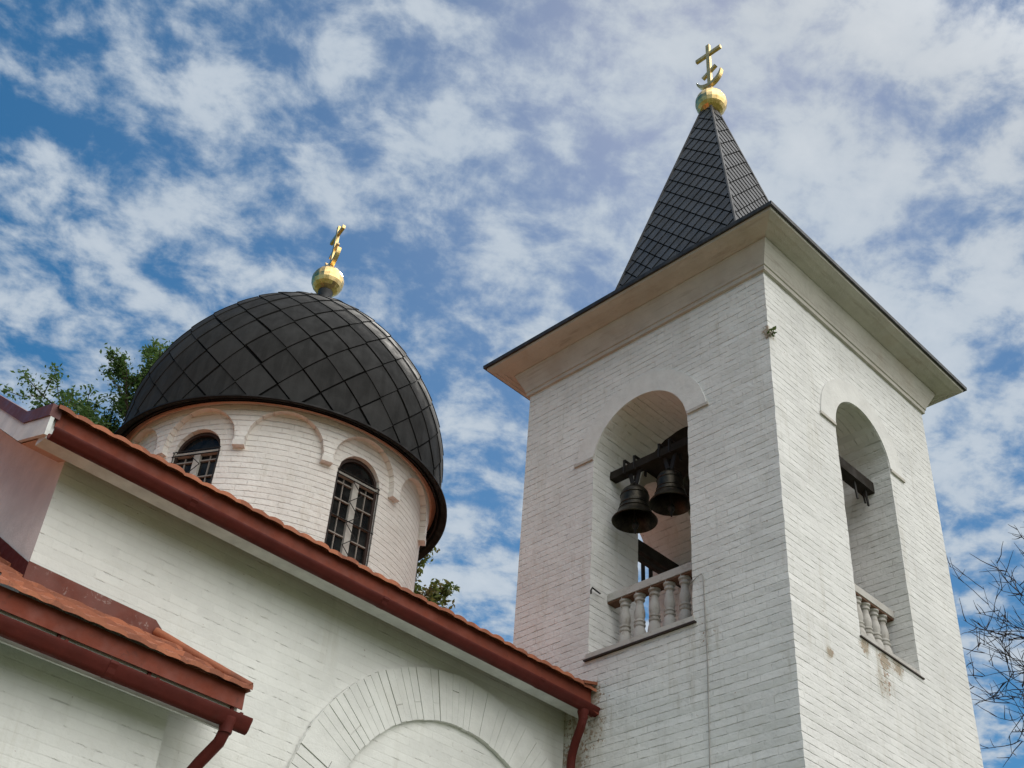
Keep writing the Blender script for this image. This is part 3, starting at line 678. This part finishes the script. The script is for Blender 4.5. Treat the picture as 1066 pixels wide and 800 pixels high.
tiled(rt, 2.67, X0-.004, roof_z, 7.80, RY)
tiled(rt, X0, NX1+.2, roof_z, Y1+.01, RY)
tiled(rt, 2.67, NX1+.2, lambda y: roof_z(2*RY-y), 2*RY-7.80, RY)
rt.build('roof', M_tile, church)
def run(name, M, x0_, x1_, prof_, parent, closed=True, endcaps=True, smooth=None):
    q = MB(); A = [Vector((x0_, y, z)) for y, z in prof_]; B = [Vector((x1_, y, z)) for y, z in prof_]
    q.loop_strip(A, B, closed)
    if endcaps and closed: q.idx(range(len(q.v), len(q.v))) if False else None
    if closed:
        for E_ in (A, B[::-1]): q.face(E_)
    return q.build(name, M, parent, smooth=smooth)
XE = 2.66
def gut_prof(yc, zt, w_, h_):
    out = []
    for k in range(9): a = pi+pi*k/8; out.append((yc+w_*cos(a)*-1*-1, zt+h_*sin(a)))
    inn_ = [(yc+(w_-.012)*cos(pi+pi*k/8), zt+(h_-.012)*sin(pi+pi*k/8)) for k in range(9)][::-1]
    return [(yc-w_-.012, zt+.008), (yc-w_-.012, zt-.012)]+out[1:]+inn_
run('apron', M_apron, XE+.05, X0-.01, [(7.862, 6.835), (7.872, 6.835), (7.878, 6.975), (7.866, 6.98)], church)
ngut = run('gutter', M_gutter, XE+.015, X0-.02, gut_prof(7.795, 6.748, .056, .074), church, smooth=45)
run('soffit', M_white, XE+.02, X0-.003, [(7.882, 6.722), (8.03, 6.722), (8.03, 6.75), (7.91, 6.96), (7.882, 6.96)], church)
run('soffit_board', M_stained, XE+.02, X0-.003, [(7.93, 6.95), (NY0-.002, 6.95), (NY0-.002, 6.965), (7.93, 6.965)], church)
for gx in (3.9, 5.9, 7.9):
    gj = MB(); A_ = [Vector((gx-.03, y, z)) for y, z in gut_prof(7.795, 6.750, .060, .078)]; B_ = [v+Vector((.06, 0, 0)) for v in A_]; gj.loop_strip(A_, B_); gj.face(A_); gj.face(B_[::-1]); gj.build('joint_sleeve', M_gutter, ngut)
x = XE+.5
while x < X0-.2:
    gb = MB(); gb.box((x-.012, 7.745, 6.757), (x+.012, 7.862, 6.770)); gb.build('bracket', M_gutter, ngut); x += .72
# gable verge: white board with brown sheet cap, short level return then the rake
def verge(name, M, zlo, zhi, xo, xi):
    q = MB(); top = []; bot = []
    ys = [7.838, 8.352, RY, 2*RY-8.352, 2*RY-7.838]
    def base(y):
        y = min(y, 2*RY-y)
        return (y-8.352)*.33 if y <= 8.352 else (y-8.352)*SL
    for y in ys: top.append((y, base(y)+zhi+(.0))); bot.append((y, base(y)+zlo))
    A = [Vector((xo, y, z)) for y, z in top+bot[::-1]]; B = [Vector((xi, y, z)) for y, z in top+bot[::-1]]
    q.loop_strip(A, B); n = len(ys)
    for k in range(n-1):
        for X_, P in ((xo, 0), (xi, 1)): q.face([(X_, *top[k]), (X_, *top[k+1]), (X_, *bot[k+1]), (X_, *bot[k])])
    return q.build(name, M, church)
verge('verge_board', M_white, 6.895, 7.058, XE-.012, XE+.02)
verge('verge_cap', M_cap, 7.060, 7.172, XE-.024, XE+.06)
sf = MB()
def sz(y): y = min(y, 2*RY-y); return 6.885+(y-8.352)*(SL if y > 8.352 else .33)
for a, b2 in ((7.90, 8.352), (8.352, RY), (RY, 2*RY-8.352)):
    sf.face([(XE+.021, a, sz(a)), (NX0+.01, a, sz(a)), (NX0+.01, b2, sz(b2)), (XE+.021, b2, sz(b2))])
    sf.face([(XE+.021, a, sz(a)+.03), (NX0+.01, a, sz(a)+.03), (NX0+.01, b2, sz(b2)+.03), (XE+.021, b2, sz(b2)+.03)])
sf.build('verge_soffit', M_stained, church)
# downpipe
dp = MB(); dp.tube([(8.56, 7.80, 6.69), (8.56, 7.80, 6.60), (8.565, 7.83, 6.52), (8.60, 7.93, 6.40), (8.635, 8.00, 6.30), (8.645, 8.02, 6.20), (8.645, 8.02, 5.5), (8.645, 8.02, .2)], .043, 14)
dpo = dp.build('downpipe', M_gutter, church, smooth=50)
fu = MB(); fu.lathe([(.045, 6.59), (.048, 6.63), (.058, 6.665), (.058, 6.685)], (8.56, 7.80, 0), 14); fu.build('outlet', M_gutter, dpo, smooth=50)
fl = MB(); fl.obox((8.65, 7.93, 7.055), (1, 0, .25), (0, 1, .3), (.10, .15, .014)); fl.build('roof_flashing', M_tile, church); fl = MB(); fl.obox((8.695, 7.80, 6.715), (1, 0, -.2), (0, 1, 0), (.045, .05, .02)); fl.build('gutter_stop', M_apron, church)

# --- drum
DR, DP = 2.06, 2.14
bays = [radians(-152+30*k) for k in range(12)]
def pol(th, r, z): return Vector((CX+r*cos(th), CY+r*sin(th), z))
WB = [bays[k]-radians(.8) for k in range(0, 12, 2)]
WHW, WSP, WSILL = .335, 10.19, 8.80
d_ = MB(); uvs = lambda p: (atan2(p.y-CY, p.x-CX)*DR, p.z)
def uvface(mb, pts, ths):
    mb.face(pts, [(t_*DR, p.z) for t_, p in zip(ths, pts)])
dth = radians(1.25); 
for bi, wb in enumerate(WB):
    t0, t1 = wb-radians(30), wb+radians(30); hw = WHW/DR
    cols = [t0+(wb-hw-t0)*k/12 for k in range(12)]+[wb-hw+2*hw*k/20 for k in range(21)]+[wb+hw+(t1-wb-hw)*k/12 for k in range(1, 13)]
    def ztop(t_):
        q = (t_-wb)*DR
        return WSP+sqrt(max(0, WHW**2-q*q))
    for a, b2 in zip(cols, cols[1:]):
        mid = (a+b2)/2
        if abs(mid-wb) < hw:
            for (za, zb, zc_, zd) in ((7.2, 7.2, WSILL, WSILL), (ztop(a), ztop(b2), 10.98, 10.98)):
                uvface(d_, [pol(a, DR, za), pol(b2, DR, zb), pol(b2, DR, zd), pol(a, DR, zc_)], (a, b2, b2, a))
            uvface(d_, [pol(a, DR, ztop(a)), pol(a, DR-.26, ztop(a)), pol(b2, DR-.26, ztop(b2)), pol(b2, DR, ztop(b2))], (a, a, b2, b2))
            uvface(d_, [pol(a, DR, WSILL), pol(b2, DR, WSILL), pol(b2, DR-.26, WSILL+.05), pol(a, DR-.26, WSILL+.05)], (a, b2, b2, a))
        else: uvface(d_, [pol(a, DR, 7.2), pol(b2, DR, 7.2), pol(b2, DR, 10.98), pol(a, DR, 10.98)], (a, b2, b2, a))
    for s_ in (-1, 1):
        t_ = wb+s_*hw; q = [pol(t_, DR, WSILL), pol(t_, DR-.26, WSILL+.05), pol(t_, DR-.26, WSP), pol(t_, DR, WSP)]
        uvface(d_, q if s_ < 0 else q[::-1], (t_, t_+.1, t_+.1, t_) if s_ < 0 else (t_, t_+.1, t_+.1, t_))
drum = d_.build('drum', M_drum, church, smooth=30)
ab = MB(); AR, ASP = .50, 10.29
for bc in bays:
    half = radians(15)
    cols = [bc-half, bc-half+.002]+[bc+(-AR+2*AR*k/26)/DP for k in range(27)]+[bc+half-.002, bc+half]
    def zl_(t_):
        q = (t_-bc)*DP
        return ASP+sqrt(max(0, AR*AR-q*q)) if abs(q) < AR else ASP
    for a, b2 in zip(cols, cols[1:]):
        za, zb = zl_(a), zl_(b2)
        uvface(ab, [pol(a, DP, za), pol(b2, DP, zb), pol(b2, DP, 10.88), pol(a, DP, 10.88)], (a, b2, b2, a))
        uvface(ab, [pol(a, DR-.01, za), pol(b2, DR-.01, zb), pol(b2, DP, zb), pol(a, DP, za)], (a, b2, b2, a))
    for s_ in (-1, 1):
        t_ = bc+s_*AR/DP; 
arc = ab.build('arcade', M_drum, church, smooth=35)
cp = MB()
for bc in bays:
    t_ = bc+radians(15); hw = .075/DP
    cp = MB()
    for (rr, z0, z1, hh) in ((DP+.010, ASP-.085, ASP-.006, hw),):
        for a, b2 in ((t_-hh, t_), (t_, t_+hh)):
            cp.face([pol(a, rr, z0), pol(b2, rr, z0), pol(b2, rr, z1), pol(a, rr, z1)]); cp.face([pol(a, DR-.01, z0), pol(b2, DR-.01, z0), pol(b2, rr, z0), pol(a, rr, z0)]); cp.face([pol(a, rr, z1), pol(b2, rr, z1), pol(b2, DR-.01, z1), pol(a, DR-.01, z1)])
        for a in (t_-hh, t_+hh): cp.face([pol(a, DR-.01, z0), pol(a, rr, z0), pol(a, rr, z1), pol(a, DR-.01, z1)])
    cp.build('corbel', M_plaster, church)
cn = MB(); cn.lathe([(DP-.02, 10.84), (DP+.02, 10.85), (DP+.035, 10.89), (DP+.075, 10.92), (DP+.09, 10.95)], (CX, CY, 0), 96, False); cn.build('drum_cornice', M_stained, church, smooth=40)
# windows
def window(wb):
    er = Vector((cos(wb), sin(wb), 0)); et = Vector((-sin(wb), cos(wb), 0)); ez = Vector((0, 0, 1))
    C0 = Vector((CX, CY, 0))+er*(DR-.10)
    def P(u, z, d=0): return C0+et*u+ez*z+er*d
    hw = WHW
    fr = MB()
    def bar(u0, z0, u1, z1, w_, dp_, d=0, mb=None):
        a, b2 = P(u0, z0, d), P(u1, z1, d); (mb or fr).beam(a, b2, w_, dp_, er) if False else (mb or fr).obox((a+b2)/2, (b2-a), er, ((b2-a).length/2, dp_/2, w_/2))
    N = 18; out, ins = [], []
    for k in range(N+1):
        a = pi-pi*k/N; out.append((hw*cos(a), WSP+hw*sin(a))); ins.append(((hw-.045)*cos(a), WSP+(hw-.045)*sin(a)))
    out = [(-hw, WSILL)]+out+[(hw, WSILL)]; ins = [(-hw+.045, WSILL+.05)]+ins+[(hw-.045, WSILL+.05)]
    fr.loop_strip([P(*p, .03) for p in out], [P(*p, .03) for p in ins]); fr.loop_strip([P(*p, .03) for p in ins], [P(*p, -.03) for p in ins])
    f = fr.build('window', M_framedark, church)
    pm = MB(); pm.poly(out, [], lambda u, z: P(u, z, -.01)); pm.build('pane', M_glass, f)
    mm = MB()
    bar(0, WSILL+.03, 0, WSP, .085, .05, .012, mm)
    bar(-hw+.02, WSP+.01, hw-.02, WSP+.01, .045, .06, .014, mm)
    mm.build('mullion', M_frame, f)
    gl = MB()
    for z in (WSP-.10, WSP-.34, WSP-.58, WSP-.82, WSP-1.06):
        for s_ in (-1, 1): bar(s_*.05, z, s_*(hw-.04), z, .018, .03, .005, gl)
    for s_ in (-1, 1):
        bar(s_*.175, WSILL+.05, s_*.175, WSP-.03, .012, .02, .0, gl)
    gl.build('sash', M_frame2, f)
    gr = MB(); dd = .075
    def rod(u0, z0, u1, z1, r=.006): gr.tube([P(u0, z0, dd), P(u1, z1, dd)], r, 5)
    for z in (WSP+.035, WSP-.03, WSP-.62, WSILL+.12): rod(-hw, z, hw, z, .008)
    z = WSP-.03; k = 0
    while z > WSILL+.12:
        zn = max(z-.155, WSILL+.1); s_ = 1 if k % 2 else -1
        rod(s_*.085, z, -s_*.085, zn); rod(-s_*.085, z, s_*.085, zn) if k % 2 == 9 else None
        z = zn; k += 1
    for u in (-hw+.02, hw-.02): rod(u, WSILL+.1, u, WSP+.03)
    gr.build('grille', M_iron, f)
M_frame2 = paint_mat('grey_brown_paint', (.30, .27, .24), .6, (.12, .08, .06), .6)
for wb in WB: window(wb)
# --- dome
def dome_r(z):
    if z < 11.5: return 2.24
    return 2.24*max(0, 1-abs((z-11.5)/2.70)**1.78)**(1/1.62)
import bisect
ZS = [10.80+(14.19-10.80)*(1-(1-k/600)**2) for k in range(601)]; ARC = [0]
for a, b2 in zip(ZS, ZS[1:]): ARC.append(ARC[-1]+hypot(b2-a, dome_r(b2)-dome_r(a)))
TOT = ARC[-1]
def dpt(th, s_, lift=0):
    s_ = max(0, min(TOT-1e-4, s_)); i = bisect.bisect_right(ARC, s_)-1; f = (s_-ARC[i])/(ARC[i+1]-ARC[i]); z = ZS[i]+(ZS[i+1]-ZS[i])*f; r = dome_r(z)
    e = 1e-3; dr = (dome_r(min(z+e, 14.189))-dome_r(z-e))/(2*e); nr = Vector((1, -dr)).normalized()
    return pol(th, r+lift*nr.x, z+lift*nr.y)
db = MB(); db.lathe([(dome_r(z)-.006, z) for z in ZS[::12]], (CX, CY, 0), 78, False)
dome = db.build('dome', M_seam_shade, church, smooth=60)
NS, STEP = 26, .30
dm = MB(); j = -1; rr = random.Random(5)
da = 2*pi/NS
while j*STEP < TOT-.05:
    s0 = j*STEP
    for k in range(NS):
        th0 = da*(k+.5*(j % 2))+.06; tn = rr.random()**2; G = 4; grid = {}; jx = rr.gauss(0, .0035); jy = rr.gauss(0, .006)
        g_ = .965
        for a in range(G+1):
            for b2 in range(G+1):
                u, v = a/G, b2/G   # lower vertex (0,0), right (1,0), left (0,1), top (1,1)
                th = th0+da*.5*(u-v)*g_+jx; s_ = s0+STEP*(1+((u+v)-1)*g_)+jy
                lift = .022*(1-(u+v)/2)+.003
                s_ = max(.012, s_); grid[a, b2] = dm.add(dpt(th, s_, lift))
        if s0+2*STEP < .02: continue
        for a in range(G):
            for b2 in range(G): dm.idx((grid[a, b2], grid[a+1, b2], grid[a+1, b2+1], grid[a, b2+1]), tn)
        for a in range(G):   # folded lower edges
            for e in (((a, 0), (a+1, 0)), ((0, a), (0, a+1))):
                P0, P1 = dm.v[grid[e[0]]], dm.v[grid[e[1]]]; C_ = Vector((CX, CY, 11.6)); 
                q0 = P0+(C_-P0).normalized()*.028; q1 = P1+(C_-P1).normalized()*.028
                dm.face([P0, P1, q1, q0], tone=tn)
    j += 1
dm.build('dome_sheets', M_dome, dome, smooth=25)
el = MB(); el.lathe([(DP+.06, 10.955), (2.30, 10.80), (2.372, 10.765), (2.388, 10.772), (2.386, 10.795), (2.30, 10.835), (2.25, 10.86)], (CX, CY, 0), 120, False); el.build('dome_eave', M_iron2 if 'M_iron2' in globals() else M_dome, church, smooth=30)
finial(CX+.05, CY-.045, 0.92, 14.945, .26, church, [(.34, 14.10), (.30, 14.22), (.17, 14.33), (.10, 14.5), (.085, 14.58), (.11, 14.66), (.12, 14.72)], -14)

# --- low annex in front of the nave, hipped at its right end
AY, AX1, AX0 = 7.98, 4.262, -2.5
aw = MB(); aw.poly([(AX0, -.1), (AX1, -.1), (AX1, 5.3), (AX0, 5.3)], [], lambda u, z: (u, AY, z))
aw.face([(AX1, AY, -.1), (AX1, NY0, -.1), (AX1, NY0, 5.3), (AX1, AY, 5.3)])
aw.face([(AX0, AY, -.1), (AX0, 17.8, -.1), (AX0, 17.8, 5.3), (AX0, AY, 5.3)])
aw.build('annex_wall', M_nave, church)
ASL = .66
def az(y): return 5.415+(y-7.64)*ASL
AEX = 4.70
tm = MB()
tiled(tm, NX0-.3, AEX, az, 7.635, NY0-.004, .22, .165, xclip=lambda x, y: min(x, AEX-(y-7.635)*1.0))
tiled(tm, AX0-.3, NX0-.302, az, 7.635, RY, .33)
tiled(tm, NX0-.30, NX0-.004, az, NY0, RY, .33)
# hip plane at the right end
hy = NY0-.004
tm.face([(AEX, 7.635, az(7.635)), (AEX, hy, az(7.635)), (AEX-(hy-7.635), hy, az(hy))])
tm.build('annex_roof', M_tile, church)
hc = MB(); hc.tube([(AEX-.01, 7.645, az(7.64)+.03), (AEX-.3, 7.935, az(7.93)+.035), (AEX-(hy-7.635), hy-.01, az(hy)+.04)], .035, 8); hc.build('hip_tiles', M_tile, church, smooth=60)
run('annex_apron', M_apron, AX0-.3, AEX-.01, [(7.694, 5.275), (7.704, 5.275), (7.712, 5.425), (7.70, 5.43)], church)
ga = run('annex_gutter', M_gutter, AX0-.3, AEX+.02, gut_prof(7.635, 5.178, .055, .104), church, smooth=45)
run('annex_soffit', M_white, AX0-.3, AEX-.03, [(7.735, 5.092), (7.76, 5.092), (7.76, 5.37), (AY-.002, 5.40), (AY-.002, 5.42), (7.735, 5.41)], church)
for gx in (3.55,):
    gj = MB(); A_ = [Vector((gx-.03, y, z)) for y, z in gut_prof(7.635, 5.18, .059, .108)]; B_ = [v+Vector((.06, 0, 0)) for v in A_]; gj.loop_strip(A_, B_); gj.face(A_); gj.face(B_[::-1]); gj.build('joint_sleeve', M_gutter, ga)
x = 4.62
while x > 1.5:
    q = MB(); q.box((x-.012, 7.572, 5.187), (x+.012, 7.733, 5.199)); q.box((x-.012, 7.715, 5.20), (x+.012, 7.733, 5.29)); q.build('bracket', M_gutter, ga); x -= .72
pp = MB(); pp.tube([(4.55, 7.635, 5.125), (4.55, 7.64, 5.05), (4.545, 7.68, 4.97), (4.50, 7.80, 4.84), (4.47, 7.88, 4.74), (4.465, 7.90, 4.62), (4.465, 7.90, .2)], .045, 14)
ppo = pp.build('annex_downpipe', M_gutter, church, smooth=50)
q = MB(); q.lathe([(.047, 5.03), (.052, 5.09), (.065, 5.13), (.065, 5.145)], (4.55, 7.635, 0), 14); q.build('outlet', M_gutter, ppo, smooth=50)
# flashings where the annex roof meets the nave
fz = MB()
hx = AEX-(hy-7.635)
fz.face([(NX0-.01, NY0-.012, az(hy)-.02), (hx, NY0-.012, az(hy)-.02), (hx-.02, NY0-.012, az(hy)+.13), (NX0-.01, NY0-.012, az(hy)+.15)])
fz.face([(hx, NY0-.012, az(hy)-.02), (AEX, NY0-.012, az(7.635)-.02), (AEX-.02, NY0-.012, az(7.635)+.06), (hx-.02, NY0-.012, az(hy)+.13)])
fz.build('wall_flashing', M_flash if 'M_flash' in globals() else M_apron, church)
fz = MB(); fz.face([(NX0-.012, NY0-.02, az(NY0)-.02), (NX0-.012, RY, az(RY)-.02), (NX0-.012, RY, az(RY)+.12), (NX0-.012, NY0-.02, az(NY0)+.13)]); fz.build('gable_flashing', M_gutter, church)

# ------------------------------------------------------------------ trees
def leaf(mb, p, size, rnd, tone, asp=2.2):
    d = Vector((rnd.gauss(0, 1), rnd.gauss(0, 1), rnd.gauss(0, .6))).normalized(); s_ = d.orthogonal().normalized(); s_ = (Matrix.Rotation(rnd.random()*6.28, 3, d) @ s_)
    a = size*asp/2; b = size/2; m_ = d.cross(s_)*size*.12
    mb.face([p-d*a, p+s_*b+m_, p+d*a, p-s_*b+m_], tone=tone)
def leafy_tree(name, base, h, crown_z0, rad, nbr, leafM, label, seed, lsize=.085, nleaf=60, trunk_r=.28, group=None, dens=1.0, lean=(0, 0)):
    rnd = random.Random(seed); B = Vector(base); t_ = thing(name, base, label, 'tree', group)
    tr = MB(); pts = [B+Vector((lean[0]*k/8+rnd.gauss(0, .08), lean[1]*k/8+rnd.gauss(0, .08), h*.96*k/8)) for k in range(9)]; pts[0] = B
    tr.tube(pts, [trunk_r*(1-k/8)**.8+.02 for k in range(9)], 10)
    lf = MB()
    def trunk_at(z):
        f = max(0, min(7.999, (z-B.z)/(h*.96)*8)); i = int(f); return pts[i].lerp(pts[i+1], f-i)
    for k in range(nbr):
        f = (k+.5)/nbr; z = crown_z0+(h-crown_z0)*(f**.85)*.97; p0 = trunk_at(B.z+z)
        az_ = k*2.399+rnd.gauss(0, .3); prof_ = sin(pi*min(1, .16+.84*f))**.75; ln = rad*(.35+.65*prof_)*rnd.uniform(.78, .98)
        el_ = radians(rnd.uniform(8, 40)+30*f); d = Vector((cos(az_)*cos(el_), sin(az_)*cos(el_), sin(el_)))
        bp = [p0]; n_ = 6
        for i in range(1, n_+1):
            d = (d+Vector((rnd.gauss(0, .13), rnd.gauss(0, .13), rnd.gauss(-.02, .12)))).normalized(); bp.append(bp[-1]+d*ln/n_)
        tr.tube(bp, [.055*(1-i/(n_+1))+.008 for i in range(n_+1)], 5, False)
        for i in range(2, n_+1):
            for s_ in range(3):
                d2 = (d+Vector((rnd.gauss(0, .8), rnd.gauss(0, .8), rnd.gauss(.1, .5)))).normalized(); l2 = ln*rnd.uniform(.16, .34)
                q0 = bp[i]; q1 = q0+d2*l2*.5; q2 = q1+(d2+Vector((rnd.gauss(0, .25), rnd.gauss(0, .25), .15))).normalized()*l2*.5
                tr.tube([q0, q1, q2], [.014, .010, .005], 4, False)
                tn0 = rnd.random()
                for c in range(int(nleaf*dens*rnd.uniform(.5, 1.3))):
                    w_ = rnd.random()**.7; base_ = q0.lerp(q1, w_*2) if w_ < .5 else q1.lerp(q2, w_*2-1)
                    leaf(lf, base_+Vector((rnd.gauss(0, .09), rnd.gauss(0, .09), rnd.gauss(0, .07))), lsize*rnd.uniform(.6, 1.25), rnd, min(1, max(0, tn0*.6+rnd.random()*.4)))
    tr.build('trunk', M_bark, t_, smooth=50); lf.build('crown', leafM, t_)
    return t_
leafy_tree('leafy_tree', (10.0, 22.7, 0), 18.7, 10.0, 3.75, 62, M_leaf, 'tall green leafy tree rising behind the dome and the left roof edge', 11, .055, 85, .34)
leafy_tree('leafy_tree', (14.85, 19.9, 0), 15.5, 8.5, 2.3, 50, M_leaf2, 'autumn-tinted tree with yellowing crown between the drum and the bell tower', 5, .075, 55, .2)
LIMBS = [(2.15, 2.35, 9.0, 11.6), (2.0, 2.1, 9.4, 12.0), (2.2, 2.3, 8.3, 10.2), (2.1, 2.6, 6.7, 8.0), (1.75, 2.1, 7.6, 9.1), (2.5, 1.9, 10.0, 12.4), (2.15, 2.5, 5.9, 7.2),
         (.2, 2.8, 9.0, 11.5), (-.9, 3.0, 8.2, 10.4), (-1.9, 2.8, 9.6, 12.3), (3.6, 2.0, 8.4, 10.8), (.9, 2.6, 10.4, 13.0)]
def bare_tree(base, h, label, seed):
    rnd = random.Random(seed); t_ = thing('bare_tree', base, label, 'tree'); tr = MB(); tw_ = MB()
    B = Vector(base)
    def grow(p, d, ln, r, lvl):
        n_ = 5; pts = [p]; dd = d
        for i in range(n_):
            dd = (dd+Vector((rnd.gauss(0, .12), rnd.gauss(0, .12), rnd.gauss(.05, .10)))).normalized(); pts.append(pts[-1]+dd*ln/n_)
        (tr if lvl < 2 else tw_).tube(pts, [r*(1-.62*i/n_) for i in range(n_+1)], 7 if lvl < 2 else 4, lvl < 2)
        if lvl >= 5 or r < .003: return
        nb = {0: 15, 1: 10, 2: 5, 3: 3, 4: 2}[lvl]
        for k in range(nb):
            f = rnd.uniform(.3, 1.0) if lvl else rnd.uniform(.36, 1); i = min(n_-1, int(f*n_)); q = pts[i].lerp(pts[i+1], f*n_-i)
            ax = Vector((rnd.gauss(0, 1), rnd.gauss(0, 1), rnd.gauss(0, 1))).cross(dd).normalized(); an = radians(rnd.uniform(28, 62))
            nd_ = Matrix.Rotation(an, 3, ax) @ dd
            if lvl == 0: a = k*2.399; nd_ = Vector((cos(a), sin(a), rnd.uniform(.25, .75))).normalized()
            grow(q, nd_, ln*{0: .36, 1: .55, 2: .6, 3: .62, 4: .6}[lvl]*rnd.uniform(.7, 1.15), max(.0075, r*(1-.6*f)*{0: .42, 1: .45, 2: .5, 3: .6, 4: .7}[lvl]), lvl+1)
    tr.tube([B, B+Vector((.05, .03, h*.4)), B+Vector((-.08, .05, h*.75)), B+Vector((-.05, .12, h))], [.26, .2, .11, .03], 10)
    # limbs: compass bearing, reach, start height, end height
    for (az_, reach, z0, z1) in LIMBS:
        p0 = B+Vector((-.05, .05, z0)); q = B+Vector((reach*cos(az_), reach*sin(az_), z1)); d = q-p0
        grow(p0, (d.normalized()+Vector((0, 0, -.12))).normalized(), d.length*.92, .065, 1)
    tr.build('trunk', M_bark, t_, smooth=50); tw_.build('crown', M_twig, t_)
bare_tree((18.5, 3.8, 0), 12.4, 'bare dark-twigged tree reaching in beside the bell tower', 3)

# small weeds rooted in the masonry
def weed(loc, n, hgt, label, out, seed, M2=None):
    rnd = random.Random(seed); t_ = thing('weed', loc, label, 'plant'); sm = MB(); lf = MB(); p0 = Vector(loc); out = Vector(out)
    for k in range(n):
        d = (out+Vector((rnd.gauss(0, .5), rnd.gauss(0, .5), rnd.gauss(.1, .5)))).normalized(); l_ = hgt*rnd.uniform(.5, 1.1); q = [p0+Vector((rnd.gauss(0, .015), rnd.gauss(0, .015), rnd.gauss(0, .02)))]
        for i in range(3): d = (d+Vector((0, 0, -.18 if k % 2 else .15))).normalized(); q.append(q[-1]+d*l_/3)
        sm.tube(q, [.005, .004, .003, .002], 4, False)
        for i in range(5): 
            if k % 3: leaf(lf, q[rnd.randint(1, 3)]+Vector((rnd.gauss(0, .02), rnd.gauss(0, .02), rnd.gauss(0, .02))), .035*rnd.uniform(.6, 1.3), rnd, rnd.random(), 1.7)
    sm.build('stem', M_dry, t_); lf.build('leaves', M_weed, t_)
weed((X0+.02, Y0-.01, 10.42), 6, .065, 'small green weed rooted in the top corner of the bell tower brickwork', (-.45, -.8, .2), 4)
weed((X0+.62, Y0+1.72, 7.41), 16, .30, 'green weed growing on the arch sill behind the balusters', (-.1, .1, 1), 9)
